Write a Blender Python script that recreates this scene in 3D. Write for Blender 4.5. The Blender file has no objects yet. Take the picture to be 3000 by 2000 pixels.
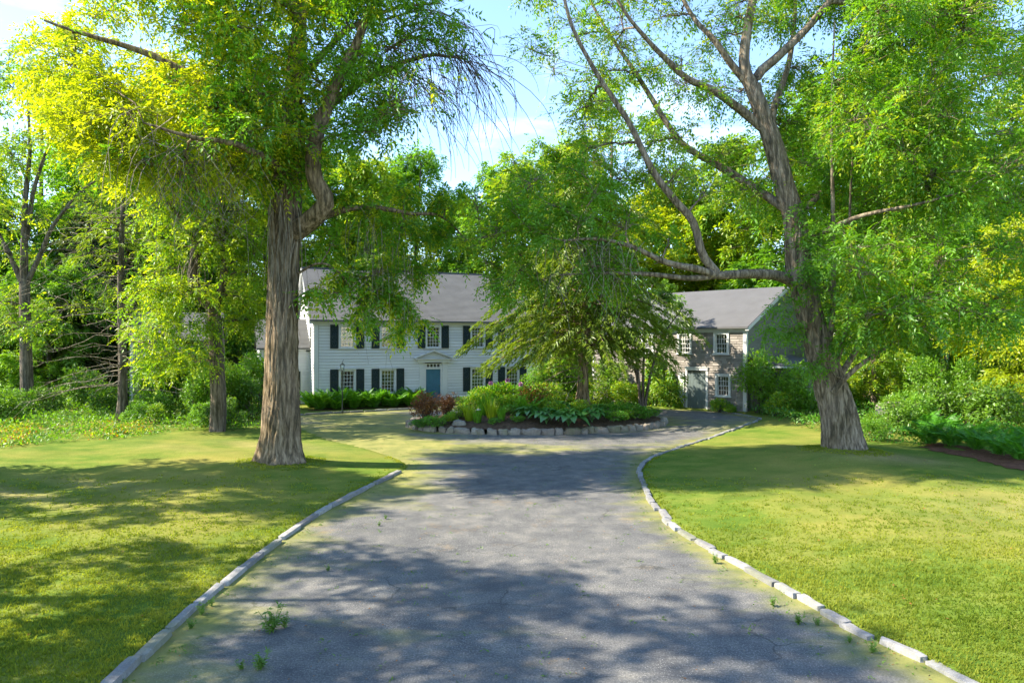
import bpy, math, random
import numpy as np
from mathutils import Vector

R = math.radians
rng = np.random.default_rng(7)
random.seed(7)
scene = bpy.context.scene
COL = scene.collection

# ------------------------------------------------------------------ camera, sky, sun, exposure
CAM_H, FOC = 4.1, 2000.0          # eye height in metres, focal length for a frame 3000 wide
cam = bpy.data.cameras.new('camera')
cam.lens = 24.0; cam.sensor_width = 36.0; cam.clip_end = 2000.0; cam.clip_start = 0.1
cam_ob = bpy.data.objects.new('camera', cam); COL.objects.link(cam_ob)
cam_ob.location = (0, 0, CAM_H); cam_ob.rotation_euler = (R(90), 0, 0)
scene.camera = cam_ob

SUN_ELEV = R(41.0); SUN_AZ = R(183.0)     # azimuth measured from +x towards +y
sdir = Vector((math.cos(SUN_ELEV) * math.cos(SUN_AZ), math.cos(SUN_ELEV) * math.sin(SUN_AZ), math.sin(SUN_ELEV)))
sun = bpy.data.lights.new('sun', 'SUN'); sun.energy = 4.8; sun.angle = R(0.6); sun.color = (1.0, 0.89, 0.70)
sun_ob = bpy.data.objects.new('sun', sun); COL.objects.link(sun_ob)
sun_ob.rotation_euler = sdir.to_track_quat('Z', 'Y').to_euler(); sun_ob.location = (-40, 0, 60)

world = bpy.data.worlds.new('World'); scene.world = world; world.use_nodes = True
wn, wl = world.node_tree.nodes, world.node_tree.links
wn.clear()
w_out = wn.new('ShaderNodeOutputWorld'); w_bg = wn.new('ShaderNodeBackground')
w_sky = wn.new('ShaderNodeTexSky'); w_sky.sky_type = 'NISHITA'; w_sky.sun_disc = False
w_sky.sun_elevation = SUN_ELEV; w_sky.sun_rotation = math.pi / 2 - SUN_AZ
w_sky.air_density = 1.0; w_sky.dust_density = 0.15; w_sky.ozone_density = 3.0
w_tc = wn.new('ShaderNodeTexCoord'); w_map = wn.new('ShaderNodeMapping')
w_map.inputs['Scale'].default_value = (1.3, 1.3, 4.2); w_map.inputs['Rotation'].default_value = (0.15, 0.25, 0.0)
w_n = wn.new('ShaderNodeTexNoise'); w_n.inputs['Scale'].default_value = 2.3; w_n.inputs['Detail'].default_value = 9
w_n.inputs['Roughness'].default_value = 0.58; w_n.inputs['Distortion'].default_value = 0.5
w_r = wn.new('ShaderNodeValToRGB'); w_r.color_ramp.elements[0].position = 0.56; w_r.color_ramp.elements[1].position = 0.90
w_mix = wn.new('ShaderNodeMixRGB'); w_mix.inputs['Color2'].default_value = (4.2, 4.8, 5.6, 1)
wl.new(w_tc.outputs['Generated'], w_map.inputs['Vector']); wl.new(w_map.outputs[0], w_n.inputs['Vector'])
wl.new(w_n.outputs['Fac'], w_r.inputs['Fac']); wl.new(w_r.outputs['Color'], w_mix.inputs['Fac'])
wl.new(w_sky.outputs[0], w_mix.inputs['Color1']); wl.new(w_mix.outputs[0], w_bg.inputs['Color'])
wl.new(w_bg.outputs[0], w_out.inputs['Surface'])
w_bg.inputs['Strength'].default_value = 0.15
scene.view_settings.view_transform = 'Standard'; scene.view_settings.look = 'None'
scene.view_settings.exposure = 1.75; scene.view_settings.gamma = 1.0
scene.view_settings.use_curve_mapping = False

scene.cycles.max_bounces = 14; scene.cycles.diffuse_bounces = 9; scene.cycles.transmission_bounces = 9

# ------------------------------------------------------------------ helpers: points and meshes
def P(px, py, D):
    """a place seen at (px, py) of the 3000 x 2000 frame, D metres off"""
    return np.array([(px - 1500.0) / FOC * D, D, CAM_H - (py - 1000.0) / FOC * D])

def nrm(v):
    return v / np.maximum(np.linalg.norm(v, axis=-1, keepdims=True), 1e-9)

def resample(pts, k):
    pts = np.asarray(pts, float)
    if len(pts) > 2:                                   # Catmull-Rom
        q = np.vstack([2 * pts[0] - pts[1], pts, 2 * pts[-1] - pts[-2]])
        out = []
        for i in range(1, len(q) - 2):
            for t in np.linspace(0, 1, 9)[:-1]:
                out.append(0.5 * ((2 * q[i]) + (-q[i-1] + q[i+1]) * t + (2*q[i-1] - 5*q[i] + 4*q[i+1] - q[i+2]) * t*t + (-q[i-1] + 3*q[i] - 3*q[i+1] + q[i+2]) * t**3))
        out.append(pts[-1]); pts = np.array(out)
    seg = np.r_[0, np.cumsum(np.linalg.norm(np.diff(pts[:, :3], axis=0), axis=1))]
    s = np.linspace(0, seg[-1], k)
    return np.stack([np.interp(s, seg, pts[:, j]) for j in range(pts.shape[1])], 1)

class Buf:
    """collects vertices and polygons, then links them as one mesh object"""
    def __init__(self):
        self.v = []; self.q = []; self.t = []; self.n = 0; self.qm = []; self.tm = []
    def add(self, v, quads=None, tris=None, mi=0):
        v = np.asarray(v, np.float32).reshape(-1, 3)
        if quads is not None and len(quads):
            q = np.asarray(quads, np.int64).reshape(-1, 4) + self.n; self.q.append(q)
            self.qm.append(np.full(len(q), mi) if np.isscalar(mi) else np.asarray(mi))
        if tris is not None and len(tris):
            t = np.asarray(tris, np.int64).reshape(-1, 3) + self.n; self.t.append(t)
            self.tm.append(np.full(len(t), mi) if np.isscalar(mi) else np.asarray(mi))
        self.v.append(v); self.n += len(v)
    def quads(self, V, mi=0):                          # V (N,4,3) loose quads
        N = len(V)
        if N: self.add(V.reshape(-1, 3), np.arange(N * 4).reshape(N, 4), mi=mi)
    def tris(self, V, mi=0):
        N = len(V)
        if N: self.add(V.reshape(-1, 3), None, np.arange(N * 3).reshape(N, 3), mi=mi)
    def box(self, x0, x1, y0, y1, z0, z1, mi=0):
        v = [(x, y, z) for z in (z0, z1) for y in (y0, y1) for x in (x0, x1)]
        self.add(v, [(0,2,3,1),(4,5,7,6),(0,1,5,4),(2,6,7,3),(0,4,6,2),(1,3,7,5)], mi=mi)
    def tubes(self, Pts, Rad, n=5, mi=0, cap=True):
        """Pts (T,k,3), Rad (T,k): T round tubes at once"""
        Pts = np.asarray(Pts, float); Rad = np.asarray(Rad, float); T, k, _ = Pts.shape
        if T == 0: return
        d = nrm(np.gradient(Pts, axis=1))
        m = nrm(Pts[:, -1] - Pts[:, 0]); a = np.where(np.abs(m[:, 2:3]) < 0.8, [[0., 0, 1]], [[1., 0, 0]])
        a = np.repeat(a[:, None], k, 1)
        u = nrm(np.cross(a, d)); w = np.cross(d, u)
        th = np.arange(n) * 2 * math.pi / n
        ring = Pts[:, :, None] + Rad[:, :, None, None] * (u[:, :, None] * np.cos(th)[:, None] + w[:, :, None] * np.sin(th)[:, None])
        base = (np.arange(T) * k * n)[:, None, None]; r = (np.arange(k - 1) * n)[None, :, None]; c = np.arange(n)[None, None]
        c2 = (c + 1) % n
        q = np.stack([base + r + c, base + r + c2, base + r + n + c2, base + r + n + c], -1).reshape(-1, 4)
        self.add(ring.reshape(-1, 3), q, mi=mi)
    def tube(self, pts, rad, n=8, mi=0):
        self.tubes(np.asarray(pts)[None], np.asarray(rad)[None], n, mi)
    def prism(self, poly, axis, a0, a1, mi=0):
        """extrude a 2-D polygon: axis 'x' -> poly in (y,z), 'y' -> (x,z), 'z' -> (x,y)"""
        n = len(poly)
        def at(p, a): return {'x': (a, p[0], p[1]), 'y': (p[0], a, p[1]), 'z': (p[0], p[1], a)}[axis]
        v = [at(p, a0) for p in poly] + [at(p, a1) for p in poly]
        self.add(v, [(i, (i + 1) % n, n + (i + 1) % n, n + i) for i in range(n)], mi=mi)
        c0 = self.n; self.add(v, None, [(0, i, i + 1) for i in range(1, n - 1)] + [(n, n + i + 1, n + i) for i in range(1, n - 1)], mi=mi)
    def mesh(self, name, mats, smooth=False):
        me = bpy.data.meshes.new(name)
        V = np.concatenate(self.v) if self.v else np.zeros((0, 3), np.float32)
        Q = np.concatenate(self.q) if self.q else np.zeros((0, 4), np.int64)
        T = np.concatenate(self.t) if self.t else np.zeros((0, 3), np.int64)
        me.vertices.add(len(V)); me.vertices.foreach_set('co', V.ravel())
        me.loops.add(Q.size + T.size); me.loops.foreach_set('vertex_index', np.r_[Q.ravel(), T.ravel()].astype(np.int32))
        me.polygons.add(len(Q) + len(T))
        me.polygons.foreach_set('loop_start', np.r_[np.arange(len(Q)) * 4, Q.size + np.arange(len(T)) * 3].astype(np.int32))
        mi = np.concatenate([*self.qm, *self.tm]) if (self.qm or self.tm) else np.zeros(0)
        if len(mi): me.polygons.foreach_set('material_index', mi.astype(np.int32))
        me.polygons.foreach_set('use_smooth', np.full(len(Q) + len(T), bool(smooth)))
        me.update(calc_edges=True)
        for m in (mats if isinstance(mats, (list, tuple)) else [mats]): me.materials.append(m)
        return me
    def build(self, name, mats, parent=None, smooth=False, loc=None):
        return link(name, self.mesh(name, mats, smooth), parent, loc)

def link(name, me, parent=None, loc=None, rz=0.0, scale=None):
    o = bpy.data.objects.new(name, me); COL.objects.link(o)
    if parent is not None: o.parent = parent
    if loc is not None: o.location = [float(c) for c in loc]
    if rz: o.rotation_euler = (0, 0, rz)
    if scale is not None: o.scale = scale if isinstance(scale, (tuple, list)) else (scale,) * 3
    return o

def tag(o, label=None, cat=None, group=None, kind=None):
    for k, v in (('label', label), ('category', cat), ('group', group), ('kind', kind)):
        if v: o[k] = v
    return o

def thing(name, loc, label, cat, group=None, rz=0.0, scale=None):
    return tag(link(name, None, None, loc, rz, scale), label, cat, group)

def copy_tree(o, parent=None):
    c = o.copy(); COL.objects.link(c)
    if parent is not None: c.parent = parent
    for ch in list(o.children): copy_tree(ch, c)
    return c

# ------------------------------------------------------------------ materials
MATS = {}
def newmat(name):
    m = bpy.data.materials.new(name); m.use_nodes = True
    nt = m.node_tree; nt.nodes.clear()
    out = nt.nodes.new('ShaderNodeOutputMaterial')
    return m, nt.nodes, nt.links, out

def noise(n, l, scale, detail=4, rough=0.55, vec=None, stretch=None, coord='Object'):
    tc = n.new('ShaderNodeTexCoord'); t = n.new('ShaderNodeTexNoise')
    t.inputs['Scale'].default_value = scale; t.inputs['Detail'].default_value = detail; t.inputs['Roughness'].default_value = rough
    mp = n.new('ShaderNodeMapping'); mp.inputs['Scale'].default_value = stretch or (1, 1, 1)
    if coord == 'World':
        g = n.new('ShaderNodeNewGeometry'); l.new(g.outputs['Position'], mp.inputs['Vector'])
    else: l.new(tc.outputs[coord], mp.inputs['Vector'])
    l.new(mp.outputs[0], t.inputs['Vector'])
    return t.outputs['Fac']

def ramp(n, l, fac, stops):
    r = n.new('ShaderNodeValToRGB'); e = r.color_ramp.elements
    while len(e) < len(stops): e.new(0.5)
    for i, (p, c) in enumerate(stops):
        e[i].position = p; e[i].color = (*c, 1) if len(c) == 3 else c
    l.new(fac, r.inputs['Fac']); return r.outputs['Color']

def mix(n, l, fac, a, b, mode='MIX'):
    m = n.new('ShaderNodeMixRGB'); m.blend_type = mode
    for s, v in ((m.inputs['Fac'], fac), (m.inputs['Color1'], a), (m.inputs['Color2'], b)):
        if isinstance(v, (int, float)): s.default_value = v
        elif isinstance(v, tuple): s.default_value = (*v, 1)
        else: l.new(v, s)
    return m.outputs['Color']

def bump(n, l, h, strength, dist):
    b = n.new('ShaderNodeBump'); b.inputs['Strength'].default_value = strength; b.inputs['Distance'].default_value = dist
    l.new(h, b.inputs['Height']); return b.outputs['Normal']

def princ(n, l, out, col, rough=0.8, normal=None, spec=0.3, metallic=0.0):
    p = n.new('ShaderNodeBsdfPrincipled'); p.inputs['Roughness'].default_value = rough
    p.inputs['Specular IOR Level'].default_value = spec; p.inputs['Metallic'].default_value = metallic
    if isinstance(col, tuple): p.inputs['Base Color'].default_value = (*col, 1)
    else: l.new(col, p.inputs['Base Color'])
    if normal is not None: l.new(normal, p.inputs['Normal'])
    l.new(p.outputs[0], out.inputs['Surface']); return p

def leafmat(name, c_dark, c_light, trans=0.45, tcol=None, gloss=0.03, big=0.35):
    """leaf: diffuse + light coming through + a faint gloss; every leaf its own shade between two greens"""
    m, n, l, out = newmat(name)
    g = n.new('ShaderNodeNewGeometry')
    f = noise(n, l, big, 2, coord='World')
    mm = n.new('ShaderNodeMath'); mm.operation = 'MULTIPLY_ADD'; mm.inputs[1].default_value = 0.55
    l.new(g.outputs['Random Per Island'], mm.inputs[0])
    m2 = n.new('ShaderNodeMath'); m2.operation = 'MULTIPLY_ADD'; m2.inputs[1].default_value = 1.9; m2.inputs[2].default_value = -0.72
    l.new(f, m2.inputs[0]); l.new(m2.outputs[0], mm.inputs[2])
    col = ramp(n, l, mm.outputs[0], [(0.05, c_dark), (0.95, c_light)])
    d = n.new('ShaderNodeBsdfDiffuse'); l.new(col, d.inputs['Color'])
    t = n.new('ShaderNodeBsdfTranslucent')
    l.new(mix(n, l, 1.0, col, tcol or (1.2, 1.15, 0.4), 'MULTIPLY'), t.inputs['Color'])
    a = n.new('ShaderNodeMixShader'); a.inputs[0].default_value = trans
    l.new(d.outputs[0], a.inputs[1]); l.new(t.outputs[0], a.inputs[2])
    s = n.new('ShaderNodeBsdfGlossy'); s.inputs['Roughness'].default_value = 0.45; s.inputs['Color'].default_value = (0.9, 0.95, 1, 1)
    b = n.new('ShaderNodeMixShader'); b.inputs[0].default_value = gloss
    l.new(a.outputs[0], b.inputs[1]); l.new(s.outputs[0], b.inputs[2]); l.new(b.outputs[0], out.inputs['Surface'])
    MATS[name] = m; return m

leafmat('leaf_green', (0.085, 0.225, 0.012), (0.20, 0.42, 0.022), 0.55)
leafmat('leaf_sunlit_gold', (0.33, 0.42, 0.012), (0.52, 0.57, 0.02), 0.6)  # sunlit yellow put into the leaf colour; golden woodland trees share it
leafmat('leaf_mid', (0.105, 0.235, 0.014), (0.23, 0.41, 0.026), 0.55)
leafmat('leaf_dark', (0.065, 0.155, 0.014), (0.155, 0.30, 0.024), 0.48)
leafmat('leaf_yellow', (0.24, 0.37, 0.012), (0.42, 0.51, 0.022), 0.6)
leafmat('needle_olive', (0.11, 0.185, 0.014), (0.24, 0.34, 0.026), 0.5)
leafmat('needle_dark', (0.055, 0.09, 0.022), (0.125, 0.175, 0.04), 0.38)
leafmat('leaf_fern', (0.06, 0.20, 0.006), (0.18, 0.42, 0.016), 0.45)
leafmat('leaf_fern_deep', (0.045, 0.18, 0.010), (0.12, 0.36, 0.016), 0.4)
leafmat('leaf_hosta', (0.03, 0.14, 0.014), (0.075, 0.26, 0.022), 0.35, gloss=0.1)
leafmat('leaf_red', (0.11, 0.05, 0.022), (0.26, 0.12, 0.04), 0.35, tcol=(1.2, 0.7, 0.4))
leafmat('leaf_copper', (0.22, 0.10, 0.03), (0.36, 0.18, 0.04), 0.4, tcol=(1.2, 0.8, 0.4))
leafmat('leaf_scarlet', (0.40, 0.06, 0.03), (0.55, 0.13, 0.05), 0.3, tcol=(1.1, 0.6, 0.5))
leafmat('petal_orange', (0.45, 0.16, 0.01), (0.6, 0.28, 0.015), 0.3, tcol=(1.1, 0.9, 0.4))
leafmat('petal_pink', (0.5, 0.2, 0.45), (0.7, 0.4, 0.65), 0.3, tcol=(1, 1, 1))
leafmat('grass_blade', (0.13, 0.20, 0.024), (0.31, 0.335, 0.055), 0.55, gloss=0.0)
leafmat('weed_green', (0.06, 0.14, 0.015), (0.14, 0.26, 0.03), 0.35)

def m_bark(name, c0, c1, scale=1.0):
    m, n, l, out = newmat(name)
    f = noise(n, l, 10 * scale, 8, 0.66, stretch=(1, 1, 0.13)); g = noise(n, l, 1.1, 4)
    f2 = noise(n, l, 26 * scale, 4, 0.6, stretch=(1, 1, 0.3))
    c = ramp(n, l, f, [(0.40, tuple(x * 0.30 for x in c0)), (0.50, c0), (0.60, c1)])
    c = mix(n, l, 0.22, c, ramp(n, l, g, [(0.35, (0.09, 0.10, 0.045)), (0.65, (0.34, 0.30, 0.25))]))
    c = mix(n, l, 0.35, c, ramp(n, l, f2, [(0.3, (0.25, 0.25, 0.25)), (0.7, (1, 1, 1))]), 'MULTIPLY')
    princ(n, l, out, c, 0.95, bump(n, l, f, 1.0, 0.08), 0.1); MATS[name] = m
m_bark('bark_brown', (0.21, 0.145, 0.085), (0.40, 0.30, 0.195))
m_bark('bark_grey', (0.21, 0.155, 0.105), (0.40, 0.32, 0.235))
m_bark('bark_dark', (0.11, 0.085, 0.07), (0.22, 0.18, 0.15))
m_bark('twig_pale', (0.30, 0.25, 0.19), (0.46, 0.40, 0.32))

def m_plain(name, c, rough=0.6, var=0.12, scale=3.0, spec=0.3, bstr=0.15, bdist=0.004, stretch=None, metallic=0.0):
    m, n, l, out = newmat(name)
    f = noise(n, l, scale, 6, 0.6, stretch=stretch); f2 = noise(n, l, scale * 11, 4, 0.6, stretch=stretch)
    a = tuple(x * (1 - var) for x in c); b = tuple(min(1, x * (1 + var)) for x in c)
    col = ramp(n, l, f, [(0.3, a), (0.7, b)])
    princ(n, l, out, col, rough, bump(n, l, f2, bstr, bdist), spec, metallic); MATS[name] = m
m_plain('paint_white', (0.52, 0.54, 0.56), 0.55, 0.05)
m_plain('paint_trim', (0.54, 0.55, 0.55), 0.5, 0.04)
m_plain('shutter_green', (0.011, 0.024, 0.018), 0.45, 0.2)
m_plain('door_blue', (0.035, 0.13, 0.20), 0.4, 0.12)
m_plain('door_grey', (0.10, 0.13, 0.132), 0.55, 0.06)
m_plain('roof_grey', (0.116, 0.117, 0.116), 0.9, 0.12, 1.2, 0.15, 0.6, 0.01)
m_plain('roof_barn', (0.112, 0.113, 0.12), 0.9, 0.08, 1.0, 0.15, 0.6, 0.01)
m_plain('interior', (0.16, 0.15, 0.14), 0.9, 0.1)
m_plain('curtain', (0.48, 0.47, 0.45), 0.9, 0.05)
m_plain('iron_black', (0.03, 0.04, 0.035), 0.45, 0.2)
m_plain('mulch', (0.10, 0.065, 0.045), 0.95, 0.45, 9.0, 0.1, 1.0, 0.03)
m_plain('mulch_red', (0.16, 0.075, 0.045), 0.95, 0.4, 9.0, 0.1, 1.0, 0.03)
m_plain('forest_floor', (0.075, 0.075, 0.03), 0.95, 0.5, 1.4, 0.1, 1.0, 0.05)
m_plain('boulder_grey', (0.22, 0.205, 0.185), 0.9, 0.3, 3.0, 0.2, 0.7, 0.02)

def m_siding(name, c0, c1, c2, spec=0.1):
    """weathered wood, each board or shingle a shade of its own"""
    m, n, l, out = newmat(name)
    oi = n.new('ShaderNodeObjectInfo'); g = n.new('ShaderNodeNewGeometry')
    ad = n.new('ShaderNodeMath'); ad.operation = 'ADD'; l.new(oi.outputs['Random'], ad.inputs[0]); l.new(g.outputs['Random Per Island'], ad.inputs[1])
    fr = n.new('ShaderNodeMath'); fr.operation = 'FRACT'; l.new(ad.outputs[0], fr.inputs[0])
    f = noise(n, l, 14, 6, 0.65, stretch=(0.5, 1, 4), coord='World'); w = noise(n, l, 0.8, 3, coord='World')
    c = ramp(n, l, fr.outputs[0], [(0.0, c0), (0.55, c1), (1.0, c2)])
    c = mix(n, l, 0.10 if 'white' in name else 0.5, c, ramp(n, l, f, [(0.3, (0.55, 0.52, 0.52)), (0.7, (1.25, 1.22, 1.22))]), 'MULTIPLY')
    c = mix(n, l, 0.3 if 'white' in name else 0.6, c, ramp(n, l, w, [(0.3, (0.88, 0.87, 0.86)), (0.7, (1.1, 1.1, 1.1))]), 'MULTIPLY')
    princ(n, l, out, c, 0.9, bump(n, l, f, 0.5, 0.01), spec); MATS[name] = m
m_siding('shingle_weathered', (0.19, 0.175, 0.16), (0.25, 0.232, 0.215), (0.32, 0.297, 0.277))
m_siding('clapboard_white', (0.55, 0.565, 0.58), (0.60, 0.61, 0.62), (0.64, 0.65, 0.655))
m_siding('shingle_shaded_grey', (0.165, 0.175, 0.155), (0.19, 0.20, 0.178), (0.215, 0.225, 0.20))  # darker grey-green than the front: gable shade put into the colour
m_siding('shingle_brown', (0.20, 0.18, 0.14), (0.27, 0.25, 0.20), (0.33, 0.31, 0.26))

def m_stone(name, stops, spec=0.25):
    m, n, l, out = newmat(name)
    oi = n.new('ShaderNodeObjectInfo')
    f = noise(n, l, 7, 8, 0.65); s = noise(n, l, 60, 3, 0.6); o = noise(n, l, 0.9, 3, coord='World')
    c = ramp(n, l, oi.outputs['Random'], stops)
    c = mix(n, l, 0.75, c, ramp(n, l, f, [(0.3, (0.6, 0.58, 0.56)), (0.7, (1.2, 1.2, 1.2))]), 'MULTIPLY')
    c = mix(n, l, 0.35, c, ramp(n, l, s, [(0.35, (0.5, 0.5, 0.5)), (0.65, (1.3, 1.3, 1.3))]), 'MULTIPLY')
    c = mix(n, l, ramp(n, l, o, [(0.52, (0, 0, 0)), (0.66, (0.45, 0.45, 0.45))]), c, (0.16, 0.17, 0.07))
    princ(n, l, out, c, 0.85, bump(n, l, f, 0.7, 0.03), spec); MATS[name] = m
m_stone('granite_kerb', [(0, (0.17, 0.17, 0.175)), (0.5, (0.24, 0.24, 0.245)), (1, (0.33, 0.325, 0.32))])
m_stone('field_stone', [(0, (0.19, 0.155, 0.12)), (0.4, (0.27, 0.24, 0.205)), (0.7, (0.24, 0.20, 0.175)), (1, (0.33, 0.30, 0.27))])

def m_asphalt():
    m, n, l, out = newmat('asphalt')
    big = noise(n, l, 0.22, 5, 0.6, coord='World'); mid = noise(n, l, 1.7, 6, 0.62, coord='World'); fine = noise(n, l, 34, 4, 0.8, coord='World')
    c = ramp(n, l, mid, [(0.3, (0.072, 0.074, 0.079)), (0.52, (0.112, 0.112, 0.113)), (0.75, (0.175, 0.168, 0.155))])
    c = mix(n, l, 0.7, c, ramp(n, l, fine, [(0.3, (0.35, 0.35, 0.36)), (0.5, (0.95, 0.95, 0.95)), (0.68, (2.3, 2.25, 2.15))]), 'MULTIPLY')
    c = mix(n, l, 0.5, c, ramp(n, l, big, [(0.35, (0.72, 0.74, 0.78)), (0.65, (1.3, 1.27, 1.2))]), 'MULTIPLY')
    # pale grit showing through
    v = n.new('ShaderNodeTexVoronoi'); v.inputs['Scale'].default_value = 34.0
    g = n.new('ShaderNodeNewGeometry'); l.new(g.outputs['Position'], v.inputs['Vector'])
    pr = noise(n, l, 0.5, 3, coord='World')
    gm = n.new('ShaderNodeMath'); gm.operation = 'MULTIPLY'
    l.new(ramp(n, l, v.outputs['Distance'], [(0.13, (1, 1, 1)), (0.20, (0, 0, 0))]), gm.inputs[0])
    l.new(ramp(n, l, pr, [(0.42, (0.12, 0.12, 0.12)), (0.62, (0.9, 0.9, 0.9))]), gm.inputs[1])
    c = mix(n, l, gm.outputs[0], c, (0.46, 0.45, 0.42))
    # thin cracks
    vc = n.new('ShaderNodeTexVoronoi'); vc.feature = 'DISTANCE_TO_EDGE'; vc.inputs['Scale'].default_value = 0.55
    wv = n.new('ShaderNodeVectorMath'); wv.operation = 'ADD'
    tn = n.new('ShaderNodeTexNoise'); tn.inputs['Scale'].default_value = 1.3; tn.inputs['Detail'].default_value = 6
    l.new(g.outputs['Position'], tn.inputs['Vector']); l.new(g.outputs['Position'], wv.inputs[0]); l.new(tn.outputs['Color'], wv.inputs[1])
    l.new(wv.outputs[0], vc.inputs['Vector'])
    cm = n.new('ShaderNodeMath'); cm.operation = 'MULTIPLY'
    l.new(ramp(n, l, vc.outputs['Distance'], [(0.003, (0.7, 0.7, 0.7)), (0.011, (0, 0, 0))]), cm.inputs[0])
    l.new(ramp(n, l, noise(n, l, 0.35, 3, coord='World'), [(0.48, (0, 0, 0)), (0.6, (1, 1, 1))]), cm.inputs[1])
    c = mix(n, l, cm.outputs[0], c, (0.035, 0.038, 0.036))
    # moss, thickest on the far turning circle and along the edges ("edge" = 1 there)
    at = n.new('ShaderNodeAttribute'); at.attribute_name = 'moss'
    mn = noise(n, l, 0.75, 7, 0.65, coord='World', stretch=(0.55, 1.3, 1))
    ms = n.new('ShaderNodeMath'); ms.operation = 'ADD'; l.new(at.outputs['Fac'], ms.inputs[0]); l.new(mn, ms.inputs[1])
    mf = ramp(n, l, ms.outputs[0], [(0.66, (0, 0, 0)), (1.02, (0.88, 0.88, 0.88))])
    mc = ramp(n, l, mid, [(0.3, (0.13, 0.155, 0.03)), (0.7, (0.28, 0.26, 0.07))])
    c = mix(n, l, mf, c, mc)
    # drifts of rusty leaf crumbs
    rn = noise(n, l, 0.9, 6, 0.7, coord='World')
    rc = n.new('ShaderNodeMath'); rc.operation = 'MULTIPLY'
    l.new(ramp(n, l, rn, [(0.58, (0, 0, 0)), (0.70, (0.75, 0.75, 0.75))]), rc.inputs[0]); l.new(ramp(n, l, fine, [(0.45, (0, 0, 0)), (0.6, (1, 1, 1))]), rc.inputs[1])
    c = mix(n, l, rc.outputs[0], c, (0.24, 0.15, 0.05))
    princ(n, l, out, c, 0.88, bump(n, l, fine, 0.6, 0.012), 0.25); MATS['asphalt'] = m
m_asphalt()

def m_lawn():
    m, n, l, out = newmat('lawn')
    big = noise(n, l, 0.16, 5, 0.6, coord='World'); mid = noise(n, l, 0.9, 6, 0.65, coord='World', stretch=(0.8, 1.1, 1)); fine = noise(n, l, 22, 4, 0.7, coord='World')
    c = ramp(n, l, mid, [(0.28, (0.055, 0.115, 0.014)), (0.48, (0.105, 0.16, 0.022)), (0.70, (0.19, 0.21, 0.042))])
    c = mix(n, l, ramp(n, l, big, [(0.46, (0, 0, 0)), (0.66, (0.75, 0.75, 0.75))]), c, (0.26, 0.225, 0.06))
    at = n.new('ShaderNodeAttribute'); at.attribute_name = 'worn'
    c = mix(n, l, at.outputs['Fac'], c, ramp(n, l, mid, [(0.3, (0.20, 0.17, 0.07)), (0.7, (0.34, 0.28, 0.13))]))
    c = mix(n, l, 0.6, c, ramp(n, l, fine, [(0.3, (0.6, 0.64, 0.58)), (0.7, (1.32, 1.28, 1.2))]), 'MULTIPLY')
    princ(n, l, out, c, 0.95, bump(n, l, fine, 0.8, 0.03), 0.08); MATS['lawn'] = m
m_lawn()

def m_glass():
    m, n, l, out = newmat('window_glass')
    f = n.new('ShaderNodeFresnel'); f.inputs['IOR'].default_value = 1.9
    t = n.new('ShaderNodeBsdfTransparent'); t.inputs['Color'].default_value = (0.86, 0.9, 0.9, 1)
    g = n.new('ShaderNodeBsdfGlossy'); g.inputs['Roughness'].default_value = 0.02
    l.new(bump(n, l, noise(n, l, 3.0, 2), 0.25, 0.02), g.inputs['Normal'])
    x = n.new('ShaderNodeMixShader'); l.new(f.outputs[0], x.inputs[0]); l.new(t.outputs[0], x.inputs[1]); l.new(g.outputs[0], x.inputs[2])
    l.new(x.outputs[0], out.inputs['Surface']); MATS['window_glass'] = m
m_glass()
M = MATS

# ------------------------------------------------------------------ ground plan
def G(px, py):
    D = CAM_H * FOC / (py - 1000.0); return ((px - 1500.0) / FOC * D, D)

right_edge = [(6.6, 2.0), (5.95, 5.5)] + [G(*p) for p in ((2806,2000),(2474,1837),(2232,1696),(1990,1562),(1905,1467),(1869,1390),(1913,1339),(2041,1295),(2156,1256),(2219,1231),(2200,1222),(2105,1205))]
far_edge = [(8.6, 41.9), (3.0, 43.2), (-1.5, 42.4), (-5.7, 41.2), (-9.6, 39.0), (-12.2, 37.6)]
left_edge = [(-13.2, 35.5), (-12.4, 33.4), (-9.7, 31.6), (-7.7, 28.6), (-5.0, 25.4), (-3.4, 22.6), (-3.55, 21.0)] + [G(*p) for p in ((1110,1416),(944,1505),(791,1613),(638,1735),(485,1875),(357,2000))] + [(-4.6, 5.5), (-4.5, 2.0)]
def smooth2(p, k): return resample(np.c_[np.array(p), np.zeros(len(p))], k)[:, :2]
right_s, far_s, left_s = smooth2(right_edge, 150), smooth2(far_edge, 60), smooth2(left_edge, 150)
drive_poly = np.vstack([right_s, far_s, left_s])
BED_C, BED_A, BED_B, BED_ROT = np.array([1.35, 34.0]), 6.35, 3.9, R(8)
def bed_pt(t, k=1.0):
    x, y = BED_A * k * math.cos(t), BED_B * k * math.sin(t)
    return BED_C + np.array([x * math.cos(BED_ROT) - y * math.sin(BED_ROT), x * math.sin(BED_ROT) + y * math.cos(BED_ROT)])

def inside(poly, X, Y):
    c = np.zeros(X.shape, bool); n = len(poly); j = n - 1
    for i in range(n):
        xi, yi = poly[i]; xj, yj = poly[j]
        if yi != yj:
            c ^= ((yi > Y) != (yj > Y)) & (X < (xj - xi) * (Y - yi) / (yj - yi) + xi)
        j = i
    return c

def dist_poly(poly, X, Y):
    best = np.full(X.shape, 1e9); a = poly; b = np.roll(poly, -1, 0)
    for (ax, ay), (bx, by) in zip(a, b):
        dx, dy = bx - ax, by - ay; L = dx * dx + dy * dy + 1e-12
        t = np.clip(((X - ax) * dx + (Y - ay) * dy) / L, 0, 1)
        best = np.minimum(best, (X - ax - t * dx) ** 2 + (Y - ay - t * dy) ** 2)
    return np.sqrt(best)

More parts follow.
